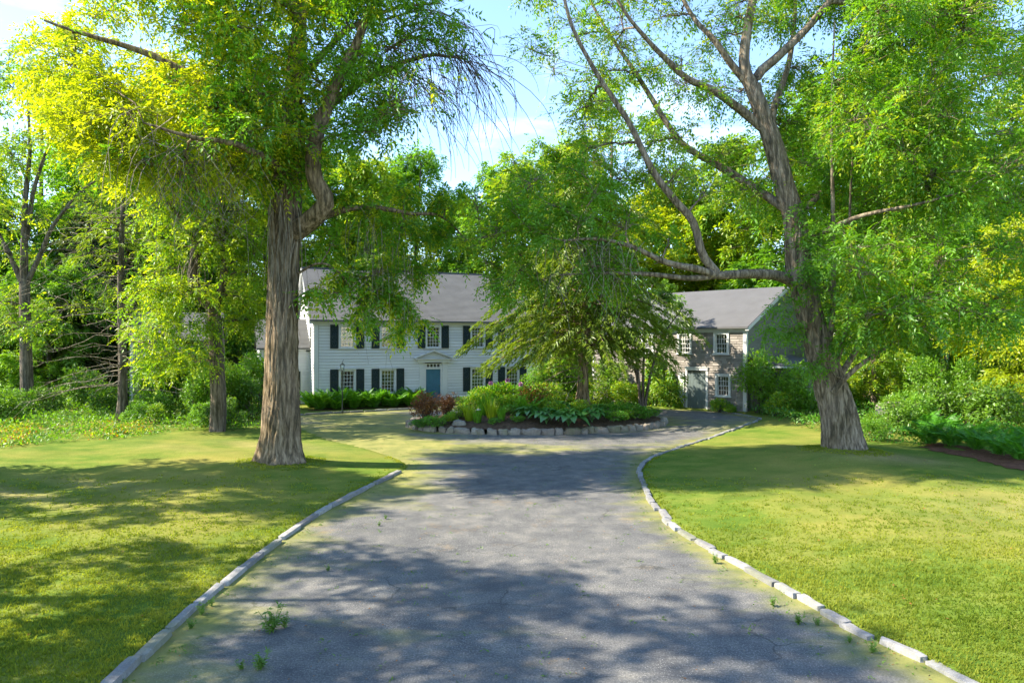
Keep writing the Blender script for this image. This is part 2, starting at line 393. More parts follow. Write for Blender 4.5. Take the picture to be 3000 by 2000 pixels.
def bed_r(X, Y):
    dx, dy = X - BED_C[0], Y - BED_C[1]
    u = dx * math.cos(BED_ROT) + dy * math.sin(BED_ROT); v = -dx * math.sin(BED_ROT) + dy * math.cos(BED_ROT)
    return np.sqrt((u / BED_A) ** 2 + (v / BED_B) ** 2)

TREE_A, TREE_B = np.array([-7.46, 22.1]), np.array([11.5, 23.7])
def hills(X, Y):
    h = 0.07 * np.sin(X * 0.31 + 1.2) * np.sin(Y * 0.27) + 0.035 * np.sin(X * 0.9 + Y * 0.5) + 0.02 * np.sin(X * 1.7 - Y * 1.3)
    h = h + 0.34 * np.exp(-((X - TREE_B[0]) ** 2 + (Y - TREE_B[1]) ** 2) / 5.5) + 0.16 * np.exp(-((X - TREE_A[0]) ** 2 + (Y - TREE_A[1]) ** 2) / 3.5)
    return h
def ground(X, Y):
    X = np.asarray(X, float); Y = np.asarray(Y, float)
    s = dist_poly(drive_poly, X, Y); s = np.where(inside(drive_poly, X, Y), -s, s)
    k = np.clip((s - 0.02) / 0.16, 0, 1); far = np.clip((s - 0.2) / 3.5, 0, 1)
    return -0.05 + 0.105 * k + (hills(X, Y) + 0.06) * far * (far * (3 - 2 * far))
def gz(x, y): return float(ground(np.array([x]), np.array([y]))[0])

# ground: far forest floor, then the mown lawn above it
b = Buf(); b.add([(-400, -120, -0.16), (400, -120, -0.16), (400, 600, -0.16), (-400, 600, -0.16)], [(0, 1, 2, 3)])
tag(b.build('ground', M['forest_floor']), kind='structure')

ys = np.r_[np.arange(1.5, 26, 0.2), np.arange(26, 47.1, 0.4)]; xs = np.r_[np.arange(-30, -6.0, 0.4), np.arange(-6.0, 8.0, 0.14), np.arange(8.0, 30.1, 0.4)]
X, Y = np.meshgrid(xs, ys); Z = ground(X, Y)
nx, ny = len(xs), len(ys); idx = np.arange(nx * ny).reshape(ny, nx)
b = Buf(); b.add(np.stack([X, Y, Z], -1), np.stack([idx[:-1, :-1], idx[:-1, 1:], idx[1:, 1:], idx[1:, :-1]], -1).reshape(-1, 4))
lawn = tag(b.build('lawn', M['lawn'], smooth=True), kind='structure')
worn = np.exp(-((X - TREE_B[0] - 1.0) ** 2 / 3.0 + (Y - TREE_B[1] + 1.3) ** 2 / 1.0)) * 0.9
worn = np.maximum(worn, 0.75 * np.exp(-((X + 13.5) ** 2 / 22 + (Y - 18.2) ** 2 / 4)) * (0.5 + 0.5 * np.sin(X * 1.7 + Y * 3.1)))
worn = np.maximum(worn, 0.55 * np.exp(-((X + 9.5) ** 2 / 20 + (Y - 26.5) ** 2 / 3)) * (0.6 + 0.4 * np.sin(X * 1.1 + Y * 2.1)))
worn = np.maximum(worn, 0.45 * np.exp(-((X - 13) ** 2 / 9 + (Y - 16) ** 2 / 3)))
lawn.data.attributes.new('worn', 'FLOAT', 'POINT').data.foreach_set('value', worn.ravel().astype(np.float32))

# driveway: one flat sheet, fine enough to carry its moss attribute
ys = np.r_[np.arange(2.0, 26, 0.4), np.arange(26, 44.0, 0.4)]; xs = np.arange(-14.4, 14.4, 0.3)
X, Y = np.meshgrid(xs, ys); ins = inside(drive_poly, X, Y); dd = dist_poly(drive_poly, X, Y)
keep = ins | (dd < 0.45)
nx, ny = len(xs), len(ys); idx = np.arange(nx * ny).reshape(ny, nx)
q = np.stack([idx[:-1, :-1], idx[:-1, 1:], idx[1:, 1:], idx[1:, :-1]], -1).reshape(-1, 4)
kf = keep.ravel(); q = q[kf[q].all(1)]
used = np.unique(q); remap = -np.ones(nx * ny, int); remap[used] = np.arange(len(used))
V = np.stack([X, Y, np.zeros_like(X)], -1).reshape(-1, 3)[used]
b = Buf(); b.add(V, remap[q]); drive = tag(b.build('driveway', M['asphalt']), kind='structure')
sd = np.where(ins, dd, 0).ravel()[used]; br = np.maximum(0, (bed_r(V[:, 0], V[:, 1]) - 1) * 5)
moss = 0.56 * np.exp(-sd / 0.7) * (V[:, 1] > 7) + 0.30 * np.exp(-br / 0.9) * (V[:, 1] > 30)
moss += 0.62 * np.exp(-((V[:, 0] + 6.5) ** 2 / 14 + (V[:, 1] - 28.5) ** 2 / 22)) + 0.5 * np.exp(-((V[:, 0] + 8.5) ** 2 / 16 + (V[:, 1] - 36.5) ** 2 / 14))
moss += 0.42 * np.exp(-((V[:, 0] + 0.5) ** 2 / 26 + (V[:, 1] - 26.3) ** 2 / 3.2)) + 0.30 * np.exp(-((V[:, 0] + 2.7) ** 2 / 1.6 + (V[:, 1] - 19.0) ** 2 / 8))
moss += 0.22 * np.exp(-((V[:, 0] - 9) ** 2 / 6 + (V[:, 1] - 35) ** 2 / 8)) + 0.12 * np.exp(-((V[:, 0] + 1.5) ** 2 / 8 + (V[:, 1] - 9.5) ** 2 / 6))
drive.data.attributes.new('moss', 'FLOAT', 'POINT').data.foreach_set('value', moss.astype(np.float32))

# ------------------------------------------------------------------ stones
def stone_mesh(name, lx, ly, lz, mat, seed, rough=0.12, sub=2, boxy=0.55):
    r = np.random.default_rng(seed); n = 3 + sub
    V = []; F = []; 
    faces = [((1,0,0),(0,1,0),(0,0,1)), ((-1,0,0),(0,0,1),(0,1,0)), ((0,1,0),(0,0,1),(1,0,0)), ((0,-1,0),(1,0,0),(0,0,1)), ((0,0,1),(1,0,0),(0,1,0))]
    ph = r.uniform(0, 6.28, 12)
    for w, u, v in faces:
        w, u, v = map(np.array, (w, u, v)); base = len(V)
        for i in range(n):
            for j in range(n):
                p = w + u * (2 * i / (n - 1) - 1) + v * (2 * j / (n - 1) - 1)
                p = p.astype(float); s = p / np.linalg.norm(p); p = p * boxy + s * (1 - boxy) * 1.12
                k = 1 + rough * (math.sin(p[0]*2.7+ph[0])*math.sin(p[1]*3.1+ph[1]) + 0.6*math.sin(p[2]*4.1+ph[2]+p[0]*3) + 0.4*math.sin(p[0]*6+ph[3]))
                V.append(p * k * np.array([lx, ly, lz]) / 2)
        for i in range(n - 1):
            for j in range(n - 1):
                F.append((base+i*n+j, base+(i+1)*n+j, base+(i+1)*n+j+1, base+i*n+j+1))
    b = Buf(); b.add(V, F); return b.mesh(name, mat, smooth=True)

def lay_blocks(root, line, spec, meshes, name, z, jit=0.02):
    """lay blocks end to end along a line"""
    seg = np.r_[0, np.cumsum(np.linalg.norm(np.diff(line, axis=0), axis=1))]; s = 0.0
    while s < seg[-1] - 0.3:
        L = spec(); c = min(s + L / 2, seg[-1]); x, y = np.interp(c, seg, line[:, 0]), np.interp(c, seg, line[:, 1])
        x2, y2 = np.interp(min(c + 0.3, seg[-1]), seg, line[:, 0]), np.interp(min(c + 0.3, seg[-1]), seg, line[:, 1])
        x1, y1 = np.interp(max(c - 0.3, 0), seg, line[:, 0]), np.interp(max(c - 0.3, 0), seg, line[:, 1])
        o = link(name, random.choice(meshes), root, (x + random.gauss(0, jit), y + random.gauss(0, jit), z + random.gauss(0, 0.008)), math.atan2(y2 - y1, x2 - x1) + random.gauss(0, 0.02))
        o.scale = (L * 1.0, random.uniform(0.9, 1.15), random.uniform(0.9, 1.1)); s += L

kerb_meshes = [stone_mesh('kerb_block', 1.0, 0.145, 0.22, M['granite_kerb'], 40 + i, 0.06, 2, 0.74) for i in range(5)]
def offset(line, d):
    t = np.gradient(line, axis=0); t /= np.linalg.norm(t, axis=1, keepdims=True); return line + d * np.c_[t[:, 1], -t[:, 0]]
kr = tag(link('kerb', None), kind='structure')
lay_blocks(kr, offset(right_s, 0.06), lambda: random.uniform(0.45, 1.05), kerb_meshes, 'kerb_block', -0.035, 0.028)
kl = tag(link('kerb', None), kind='structure')
ll = left_s[left_s[:, 1] < 21.6]; lay_blocks(kl, offset(ll, 0.06), lambda: random.uniform(0.7, 1.25), kerb_meshes, 'kerb_block', -0.025)
kf_ = tag(link('kerb', None), kind='structure')
lay_blocks(kf_, offset(far_s[far_s[:, 0] < 2], 0.06), lambda: random.uniform(0.6, 1.1), kerb_meshes, 'kerb_block', 0.0)

# planting bed: mounded soil and its ring of field stones
b = Buf(); rings, segs = 9, 72; vv = [(*BED_C, 0.62)]
for i in range(1, rings + 1):
    k = i / rings
    for j in range(segs):
        p = bed_pt(j * 2 * math.pi / segs, k * 0.99)
        vv.append((p[0], p[1], 0.62 - 0.40 * k * k + (0.05 * math.sin(j * 1.9 + i * 2.3) if i < rings else 0)))
qd = []; tr = [(0, 1 + j, 1 + (j + 1) % segs) for j in range(segs)]
for i in range(rings - 1):
    for j in range(segs): qd.append((1 + i*segs + j, 1 + (i+1)*segs + j, 1 + (i+1)*segs + (j+1) % segs, 1 + i*segs + (j+1) % segs))
b.add(vv, qd, tr); tag(b.build('planting_bed', M['mulch'], smooth=True), kind='structure')
def bed_z(x, y): return 0.62 - 0.40 * float(bed_r(np.array([x]), np.array([y]))[0]) ** 2 - 0.02
edging = thing('stone_edging', (BED_C[0], BED_C[1], 0), 'low ring of rounded field stones edging the round planting bed in the drive', 'stone edging')
stone_meshes = [stone_mesh('stone', 1.0, 0.36, 0.46, M['field_stone'], 60 + i, 0.17, 3, 0.30) for i in range(7)]
line = np.array([bed_pt(t) - BED_C for t in np.linspace(R(-188), R(172), 400)])
lay_blocks(edging, line, lambda: random.choice([random.uniform(0.3, 0.5), random.uniform(0.45, 0.85)]), stone_meshes, 'stone', 0.03, 0.04)

# ------------------------------------------------------------------ building kit
def cut_spans(x0, x1, z, openings):
    spans = [(x0, x1)]
    for (a, c, z0, z1) in openings:
        if z0 < z < z1:
            nxt = []
            for s, e in spans:
                if c <= s or a >= e: nxt.append((s, e)); continue
                if a > s: nxt.append((s, a))
                if c < e: nxt.append((c, e))
            spans = nxt
    return spans

def wall_mesh(name, parent, L, H, openings, mat, T=0.18, y0=0.0):
    zs = sorted({0, H, *[o[2] for o in openings], *[o[3] for o in openings]}); b = Buf()
    for z0, z1 in zip(zs[:-1], zs[1:]):
        for s, e in cut_spans(0, L, (z0 + z1) / 2, openings): b.box(s, e, y0, y0 + T, z0, z1)
    return b.build(name, mat, parent)

board_cache = {}
def board(parent, s, e, z, h, mat, name='clapboard', y=-0.004, frame=None):
    """one lapped board, thick at its lower edge; frame = (origin, dx, normal) for walls that run another way"""
    key = (round(e - s, 2), round(h, 3), name, mat)
    if key not in board_cache:
        b = Buf(); L = e - s
        b.add([(0, -0.062, 0), (L, -0.062, 0), (L, -0.012, h - 0.014), (0, -0.012, h - 0.014), (0, 0, 0), (L, 0, 0), (L, 0, h - 0.014), (0, 0, h - 0.014)],
              [(0, 1, 2, 3), (0, 4, 5, 1), (3, 2, 6, 7), (0, 3, 7, 4), (1, 5, 6, 2)])
        board_cache[key] = b.mesh(name, M[mat])
    if frame is None: return link(name, board_cache[key], parent, (s, y, z))
    o, a = frame
    return link(name, board_cache[key], parent, (o[0] + math.cos(a) * s - math.sin(a) * y, o[1] + math.sin(a) * s + math.cos(a) * y, z), a)

def window(parent, cx, z0, z1, w, cols=4, rows=3, case=0.11, y=-0.06, hood=False, curtain=0.5, light='paint_trim', frame_label=None):
    """casing (the part itself) > sash bars, panes, sill, curtain; front looks along -y"""
    b = Buf(); x0, x1 = cx - w / 2, cx + w / 2
    b.box(x0, x0 + case, y - 0.03, 0.12, z0, z1); b.box(x1 - case, x1, y - 0.03, 0.12, z0, z1)
    b.box(x0 + case, x1 - case, y - 0.028, 0.12, z1 - case, z1); b.box(x0 + case, x1 - case, y - 0.028, 0.12, z0, z0 + 0.05)
    win = b.build('window', M[light], parent)
    gx0, gx1, gz0, gz1 = x0 + case, x1 - case, z0 + 0.05, z1 - case; zm = (gz0 + gz1) / 2
    for k, (s0, s1, yy) in enumerate(((zm - 0.02, gz1, 0.0), (gz0, zm + 0.02, 0.04))):   # upper sash outside the lower one
        b = Buf(); t = 0.04; m = 0.016
        b.box(gx0, gx0 + t, yy, yy + 0.034, s0, s1); b.box(gx1 - t, gx1, yy, yy + 0.034, s0, s1)
        b.box(gx0 + t, gx1 - t, yy, yy + 0.034, s0, s0 + t); b.box(gx0 + t, gx1 - t, yy, yy + 0.034, s1 - t, s1)
        cw = (gx1 - gx0 - 2 * t) / cols; rh = (s1 - s0 - 2 * t) / rows
        for i in range(1, cols): b.box(gx0 + t + i * cw - m, gx0 + t + i * cw + m, yy + 0.004, yy + 0.028, s0 + t, s1 - t)
        for j in range(1, rows):
            for i in range(cols): b.box(gx0 + t + i * cw + (m if i else 0), gx0 + t + (i + 1) * cw - (m if i < cols - 1 else 0), yy + 0.006, yy + 0.026, s0 + t + j * rh - m, s0 + t + j * rh + m)
        b.build('sash', M[light], win)
        key = ('pane', round(cw, 3), round(rh, 3))
        if key not in board_cache:
            g = Buf(); g.box(0, cw, 0, 0.004, 0, rh); board_cache[key] = g.mesh('pane', M['window_glass'])
        for i in range(cols):
            for j in range(rows): link('pane', board_cache[key], win, (gx0 + t + i * cw, yy + 0.014, s0 + t + j * rh))
    b = Buf(); b.box(x0 - 0.05, x1 + 0.05, y - 0.075, 0.02, z0 - 0.05, z0 - 0.001); b.build('sill', M[light], win)
    if hood:
        b = Buf(); b.box(x0 - 0.10, x1 + 0.10, y - 0.11, 0.0, z1 + 0.002, z1 + 0.06); b.box(x0 - 0.05, x1 + 0.05, y - 0.06, 0.0, z1 + 0.062, z1 + 0.10); b.build('hood', M[light], win)
    if curtain:
        b = Buf(); n = 26; cz1 = gz1; cz0 = gz0
        for (a, c) in ((gx0, gx0 + (gx1 - gx0) * curtain / 2), (gx1 - (gx1 - gx0) * curtain / 2, gx1)):
            xs_ = np.linspace(a, c, n); yy_ = 0.24 + 0.03 * np.sin(np.arange(n) * 1.3)
            v = np.r_[np.c_[xs_, yy_, np.full(n, cz0)], np.c_[xs_, yy_, np.full(n, cz1)]]
            b.add(v, [(i, i + 1, n + i + 1, n + i) for i in range(n - 1)])
        b.build('curtain', M['curtain'], win)
    return win

shutter_cache = {}
def shutter(parent, cx, z0, z1, w, y=-0.068):
    key = (round(z1 - z0, 2), round(w, 2))
    if key not in shutter_cache:
        b = Buf(); H = z1 - z0; t = 0.055
        b.box(-w/2, -w/2 + t, -0.035, 0, 0, H); b.box(w/2 - t, w/2, -0.035, 0, 0, H)
        for a in (0, H * 0.5 - t / 2, H - t): b.box(-w/2 + t, w/2 - t, -0.033, -0.002, a, a + t)
        for (a, c) in ((t, H * 0.5 - t / 2), (H * 0.5 + t / 2, H - t)):
            k = int((c - a) / 0.05)
            for i in range(k):
                z = a + (c - a) * (i + 0.5) / k
                b.add([(-w/2 + t, -0.028, z - 0.026), (w/2 - t, -0.028, z - 0.026), (w/2 - t, -0.006, z + 0.024), (-w/2 + t, -0.006, z + 0.024)], [(0, 1, 2, 3)])
        shutter_cache[key] = b.mesh('shutter', M['shutter_green'])
    return link('shutter', shutter_cache[key], parent, (cx, y, z0))

def roof_slope(name, parent, x0, x1, y_eave, z_eave, y_ridge, z_ridge, mat, course=0.16, thick=0.09):
    """a slope laid in lapped courses from eave to ridge"""
    n = max(4, int(math.hypot(y_ridge - y_eave, z_ridge - z_eave) / course)); b = Buf(); s = np.sign(y_ridge - y_eave)
    for i in range(n):
        ta, tb = i / n, min(1.0, (i + 1.0) / n)
        ya, yb = y_eave + (y_ridge - y_eave) * ta, y_eave + (y_ridge - y_eave) * tb
        za, zb = z_eave + (z_ridge - z_eave) * ta, z_eave + (z_ridge - z_eave) * tb
        v = [(x0, ya, za + 0.022), (x1, ya, za + 0.022), (x1, yb, zb + 0.004), (x0, yb, zb + 0.004), (x0, ya, za - 0.01), (x1, ya, za - 0.01)]
        b.add(v, [(0, 1, 2, 3), (4, 5, 1, 0)])
    yb, zb = y_ridge, z_ridge
    b.add([(x0, y_eave, z_eave - thick), (x1, y_eave, z_eave - thick), (x1, yb, zb - thick), (x0, yb, zb - thick), (x0, y_eave, z_eave), (x1, y_eave, z_eave), (x1, yb, zb), (x0, yb, zb)],
          [(0, 3, 2, 1), (0, 4, 7, 3), (1, 2, 6, 5), (0, 1, 5, 4)])
    return b.build(name, M[mat], parent)

# ------------------------------------------------------------------ the white house
TH = R(22.0); HL, HD, HE, HR = 15.1, 11.0, 5.42, 9.2
house = thing('white_house', (-12.2, 42.1, 0), 'long white two-storey clapboard house with grey roof, dark shutters and blue door', 'house', rz=TH)
BAYS_UP = [2.0, 4.56, 7.56, 10.65, 13.15]; BAYS_LO = [2.0, 4.56, 10.65, 13.15]; WW = 1.06
UZ0, UZ1, LZ0, LZ1 = 3.68, 5.14, 0.78, 2.36
op = [(c - WW/2, c + WW/2, UZ0, UZ1) for c in BAYS_UP] + [(c - WW/2, c + WW/2, LZ0, LZ1) for c in BAYS_LO] + [(7.56 - 0.95, 7.56 + 0.95, 0, 2.9)]
wall_mesh('wall', house, HL, HE - 0.02, [(a + 0.02, c - 0.02, z0 + 0.02, z1 - 0.02) for a, c, z0, z1 in op], M['boulder_grey'])  # dark backing shows between boards as coloured-in lap shadow lines
z = 0.42; ch = 0.186
while z < HE - 0.30:
    for s, e in cut_spans(0.26, HL - 0.26, z + ch / 2, op): board(house, s, e, z, ch, 'clapboard_white')
    z += ch
b = Buf(); b.box(-0.02, HL + 0.02, -0.05, 0.0, 0.05, 0.41); b.build('foundation_board', M['boulder_grey'], house)
for x in (-0.02, HL - 0.24): b = Buf(); b.box(x, x + 0.26, -0.085, 0.0, 0.05, HE - 0.3); b.build('corner_board', M['paint_trim'], house)
b = Buf(); b.box(-0.1, HL + 0.1, -0.06, 0.0, HE - 0.298, HE - 0.1); b.box(-0.28, HL + 0.28, -0.34, 0.0, HE - 0.098, HE - 0.03); b.box(-0.28, HL + 0.28, -0.38, -0.30, HE - 0.028, HE + 0.03)
b.build('eave_board', M['paint_trim'], house)
# other three walls and gables
b = Buf(); b.box(0, HL, HD - 0.18, HD, 0, HE - 0.02)
b.prism([(0.18, 0), (HD - 0.18, 0), (HD - 0.18, HE - 0.02), (HD / 2, HR - 0.15), (0.18, HE - 0.02)], 'x', 0.0, 0.18); b.prism([(0.18, 0), (HD - 0.18, 0), (HD - 0.18, HE - 0.02), (HD / 2, HR - 0.15), (0.18, HE - 0.02)], 'x', HL - 0.18, HL)
b.box(0.2, HL - 0.2, 0.2, HD - 0.2, 2.75, 2.95); b.build('gable_wall', M['paint_white'], house)
b = Buf(); b.box(0.2, HL - 0.2, 3.0, 3.1, 0.05, 2.7); b.box(0.2, HL - 0.2, 3.0, 3.1, 3.0, HE - 0.1); b.build('inner_wall', M['interior'], house)
z = 0.42
while z < HR - 0.5:                                    # boards of the left gable, running from the back to the front corner
    k = 0 if z < HE else (z - HE + 0.16) / (HR - HE) * HD / 2
    board(house, 0.02 + k, HD - 0.02 - k, z, ch, 'clapboard_white', frame=((0, HD), -math.pi / 2)); z += ch
roof_slope('roof', house, -0.3, HL + 0.3, -0.40, HE + 0.0, HD / 2, HR, 'roof_grey')
roof_slope('roof', house, -0.3, HL + 0.3, HD + 0.40, HE + 0.0, HD / 2, HR, 'roof_grey')
b = Buf(); rk = HR - HE
for s in (0, 1):
    ya = -0.3 if s == 0 else HD + 0.3
    b.add([(-0.33, ya, HE - 0.22), (-0.33, HD/2, HR - 0.24), (-0.33, HD/2, HR - 0.02), (-0.33, ya, HE + 0.0), (-0.04, ya, HE - 0.22), (-0.04, HD/2, HR - 0.24), (-0.04, HD/2, HR - 0.1), (-0.04, ya, HE - 0.1)],
          [(0, 1, 2, 3), (4, 7, 6, 5), (0, 4, 5, 1), (3, 2, 6, 7), (0, 3, 7, 4)])
b.build('rake_board', M['paint_trim'], house)
b = Buf(); b.box(-0.3, HL + 0.3, HD/2 - 0.13, HD/2 + 0.13, HR - 0.02, HR + 0.035); b.build('ridge_cap', M['roof_grey'], house)
for c in BAYS_UP:
    window(house, c, UZ0, UZ1, WW, curtain=0.42)
    for s in (-1, 1): shutter(house, c + s * (WW/2 + 0.27), UZ0 - 0.02, UZ1 + 0.01, 0.5)
for c in BAYS_LO:
    window(house, c, LZ0, LZ1, WW, hood=True, curtain=0.35)
    for s in (-1, 1): shutter(house, c + s * (WW/2 + 0.27), LZ0 - 0.02, LZ1 + 0.01, 0.5)
# front door with transom lights and pediment
dx = 7.56
b = Buf()
for s in (-1, 1):
    b.box(dx + s * 0.78 - 0.17, dx + s * 0.78 + 0.17, -0.09, 0.1, 0.22, 2.66); b.box(dx + s * 0.78 - 0.2, dx + s * 0.78 + 0.2, -0.11, 0.1, 0.05, 0.218)
    b.box(dx + s * 0.78 - 0.2, dx + s * 0.78 + 0.2, -0.115, 0.1, 2.662, 2.73)
    b.box(dx + s * 0.55 - 0.059, dx + s * 0.55 + 0.059, -0.04, 0.1, 0.22, 2.66)
b.box(dx - 0.489, dx + 0.489, -0.045, 0.1, 2.28, 2.42); b.box(dx - 0.489, dx + 0.489, -0.045, 0.1, 2.61, 2.66)
for i in range(5): xx = dx - 0.489 + i * 0.2295; b.box(xx, xx + 0.06, -0.045, 0.1, 2.42, 2.61)
b.box(dx - 1.1, dx + 1.1, -0.20, 0.0, 2.732, 2.93)
b.build('door_surround', M['paint_trim'], house)
b = Buf()
for i in range(4): xx = dx - 0.429 + i * 0.2295; b.box(xx, xx + 0.1695, 0.01, 0.016, 2.42, 2.61)
b.build('transom_light', M['window_glass'], house)
b = Buf(); b.prism([(dx - 1.02, 2.932), (dx + 1.02, 2.932), (dx, 3.40)], 'y', -0.10, 0.0); b.build('pediment', M['paint_white'], house)
b = Buf(); b.box(dx - 1.24, dx + 1.24, -0.30, 0.0, 2.934, 2.99)
for s in (-1, 1):
    b.add([(dx + s*1.26, -0.3, 2.992), (dx, -0.3, 3.46), (dx, -0.3, 3.55), (dx + s*1.32, -0.3, 3.03), (dx + s*1.26, 0, 2.992), (dx, 0, 3.46), (dx, 0, 3.55), (dx + s*1.32, 0, 3.03)],
          [(0, 1, 2, 3), (3, 2, 6, 7), (0, 4, 5, 1), (0, 3, 7, 4)])
b.build('pediment_cornice', M['paint_trim'], house)
b = Buf(); b.box(dx - 0.487, dx + 0.487, 0.02, 0.07, 0.24, 2.278)
for i in range(2):
    for (a, c) in ((0.38, 1.0), (1.14, 1.62), (1.76, 2.14)): b.box(dx - 0.40 + i * 0.43, dx - 0.03 + i * 0.43, 0.008, 0.0195, a, c)
door = b.build('door', M['door_blue'], house)
b = Buf(); b.box(dx + 0.40, dx + 0.43, -0.03, 0.02, 1.15, 1.22); b.build('handle', M['iron_black'], door)
b = Buf(); b.box(dx - 0.9, dx + 0.9, -0.9, -0.06, 0.0, 0.2); b.build('door_step', M['boulder_grey'], house)
# window of the left gable
b = Buf(); b.box(-0.08, 0.02, 1.0, 1.95, 3.6, 5.1); gw = b.build('window', M['paint_trim'], house)
b = Buf(); b.box(-0.095, -0.082, 1.1, 1.85, 3.7, 4.32); b.box(-0.095, -0.082, 1.1, 1.85, 4.38, 5.0); b.build('pane', M['window_glass'], gw)
# low wing on the left
WL = 3.1; wy, we, wr = 1.9, 3.68, 5.6
b = Buf(); b.box(-WL, -0.3, wy, wy + 0.15, 0, we); b.prism([(wy, 0), (wy + 6, 0), (wy + 6, we), (wy + 3, wr - 0.1), (wy, we)], 'x', -WL, -WL + 0.15)
b.build('wing_wall', M['paint_white'], house)
z = 0.3
while z < we - 0.25:
    for s, e in cut_spans(-WL + 0.2, -0.03, z + ch/2, [(-1.55, -0.55, 0, 2.3)]): board(house, s, e, z, ch, 'clapboard_white', y=wy - 0.004)
    z += ch
b = Buf(); b.box(-WL - 0.02, -WL + 0.2, wy - 0.05, wy, 0.05, we - 0.1); b.box(-WL - 0.2, -0.05, wy - 0.3, wy, we - 0.12, we - 0.02); b.build('wing_trim', M['paint_trim'], house)
roof_slope('wing_roof', house, -WL - 0.2, -0.05, wy - 0.32, we, wy + 3, wr, 'roof_grey'); roof_slope('wing_roof', house, -WL - 0.2, -0.05, wy + 6.3, we, wy + 3, wr, 'roof_grey')
b = Buf(); b.box(-1.55, -1.45, wy - 0.05, wy, 0.1, 2.3); b.box(-0.65, -0.55, wy - 0.05, wy, 0.1, 2.3); b.box(-1.45, -0.65, wy - 0.05, wy, 2.2, 2.3); b.build('side_door_frame', M['paint_trim'], house)
b = Buf(); b.box(-1.448, -0.652, wy - 0.03, wy - 0.002, 0.1, 2.198); b.box(-1.35, -0.75, wy - 0.04, wy - 0.031, 1.2, 2.1); b.build('side_door', M['shutter_green'], house)

# ------------------------------------------------------------------ the shingled barn
BL, BD, BE, BR = 11.0, 10.6, 4.92, 7.55
ba = math.atan2(-.696, .718)
barn = thing('shingled_barn', (13.44 - .718 * BL, 39.2 + .696 * BL, 0), 'two-storey weathered shingle barn with grey roof and grey sliding door', 'barn', rz=ba)
xr = BL
bw = [(xr - 1.51, 3.36, 4.66, 0.98), (xr - 3.94, 3.36, 4.66, 0.98), (xr - 6.6, 3.36, 4.66, 0.98)]
lw = [(xr - 1.40, 0.88, 2.2, 0.98)]
bop = [(c - w/2, c + w/2, a, d) for c, a, d, w in bw + lw] + [(xr - 3.85, xr - 2.38, 0, 2.5)]
wall_mesh('wall', barn, BL, BE - 0.02, [(a + 0.03, c - 0.03, z0 + 0.03, z1 - 0.03) for a, c, z0, z1 in bop], M['interior'])
sh_mesh = {}
def shingle_mesh(w, h, mat='shingle_weathered'):
    k = (round(w, 2), mat)
    if k not in sh_mesh:
        b = Buf(); b.add([(0.006, -0.042, 0), (w - 0.006, -0.042, 0), (w - 0.006, -0.006, h + .02), (0.006, -0.006, h + .02), (0.006, 0, 0), (w - 0.006, 0, 0), (w - 0.006, 0, h + .02), (0.006, 0, h + .02)],
              [(0, 1, 2, 3), (0, 4, 5, 1), (0, 3, 7, 4), (1, 5, 6, 2), (3, 2, 6, 7)]); sh_mesh[k] = b.mesh('shingle', M[mat])
    return sh_mesh[k]
pieces = []; z = 0.06; shh = 0.145
while z < BE - 0.30:
    for s, e in cut_spans(0.15, BL - 0.18, z + shh/2, bop):
        x = s
        while x < e - 0.01:
            w = random.choice([0.24, 0.32, 0.4, 0.5, 0.62]);
            if e - x - w < 0.12: w = round(e - x, 2)
            pieces.append((x, z + random.gauss(0, 0.006), w, random.gauss(0, 0.003))); x += w
    z += shh
pieces.sort(key=lambda p: -p[0]); rest = Buf()
for i, (x, z, w, y) in enumerate(pieces):
    if i < 300: link('shingle', shingle_mesh(w, shh), barn, (x, -0.002 + y, z))
    else:
        v = np.array([(0.006, -0.042, 0), (w - 0.006, -0.042, 0), (w - 0.006, -0.006, shh + .02), (0.006, -0.006, shh + .02), (0.006, 0, 0), (w - 0.006, 0, 0)]) + (x, -0.002 + y, z)
        rest.add(v, [(0, 1, 2, 3), (0, 4, 5, 1)])
tag(rest.build('shingles', M['shingle_weathered'], barn), kind='stuff')
# right gable (shade put into its shingle colour), back and left walls
prof = [(0.18, 0), (BD - 0.18, 0), (BD - 0.18, BE - 0.02), (BD / 2, BR - 0.12), (0.18, BE - 0.02)]
b = Buf(); b.prism(prof, 'x', BL - 0.18, BL); b.prism(prof, 'x', 0, 0.18); b.box(0, BL, BD - 0.18, BD, 0, BE - 0.02); b.box(0.2, BL - 0.2, 2.2, 2.3, 0.05, BE - 0.1)
b.build('gable_wall', M['interior'], barn)
g = Buf(); z = 0.06
while z < BR - 0.35:
    k = 0.14 if z < BE - 0.2 else (z - BE + 0.3) / (BR - BE) * BD / 2
    x = k
    while x < BD - k - 0.02:
        w = min(random.choice([0.4, 0.6, 0.8, 1.1]), BD - k - x)
        g.add([(BL + 0.026, x + .002, z), (BL + 0.026, x + w - .002, z), (BL + 0.008, x + w - .002, z + shh + .02), (BL + 0.008, x + .002, z + shh + .02), (BL, x + .002, z), (BL, x + w - .002, z)], [(0, 1, 2, 3), (4, 5, 1, 0)]); x += w
    z += shh
tag(g.build('gable_shingles', M['shingle_shaded_grey'], barn), kind='stuff')
b = Buf(); b.box(-0.02, 0.14, -0.05, 0, 0.03, BE - 0.28); b.build('corner_board', M['paint_trim'], barn)
b = Buf(); b.box(BL - 0.17, BL + 0.05, -0.05, 0.0, 0.03, BE - 0.28); b.box(BL + 0.001, BL + 0.05, 0.001, 0.13, 0.03, BE - 0.28)
b.build('corner_board', M['paint_trim'], barn)
b = Buf(); b.box(-0.1, BL + 0.05, -0.06, 0.0, BE - 0.278, BE - 0.06); b.box(-0.2, BL + 0.22, -0.26, 0.0, BE - 0.058, BE - 0.005); b.build('eave_board', M['paint_trim'], barn)
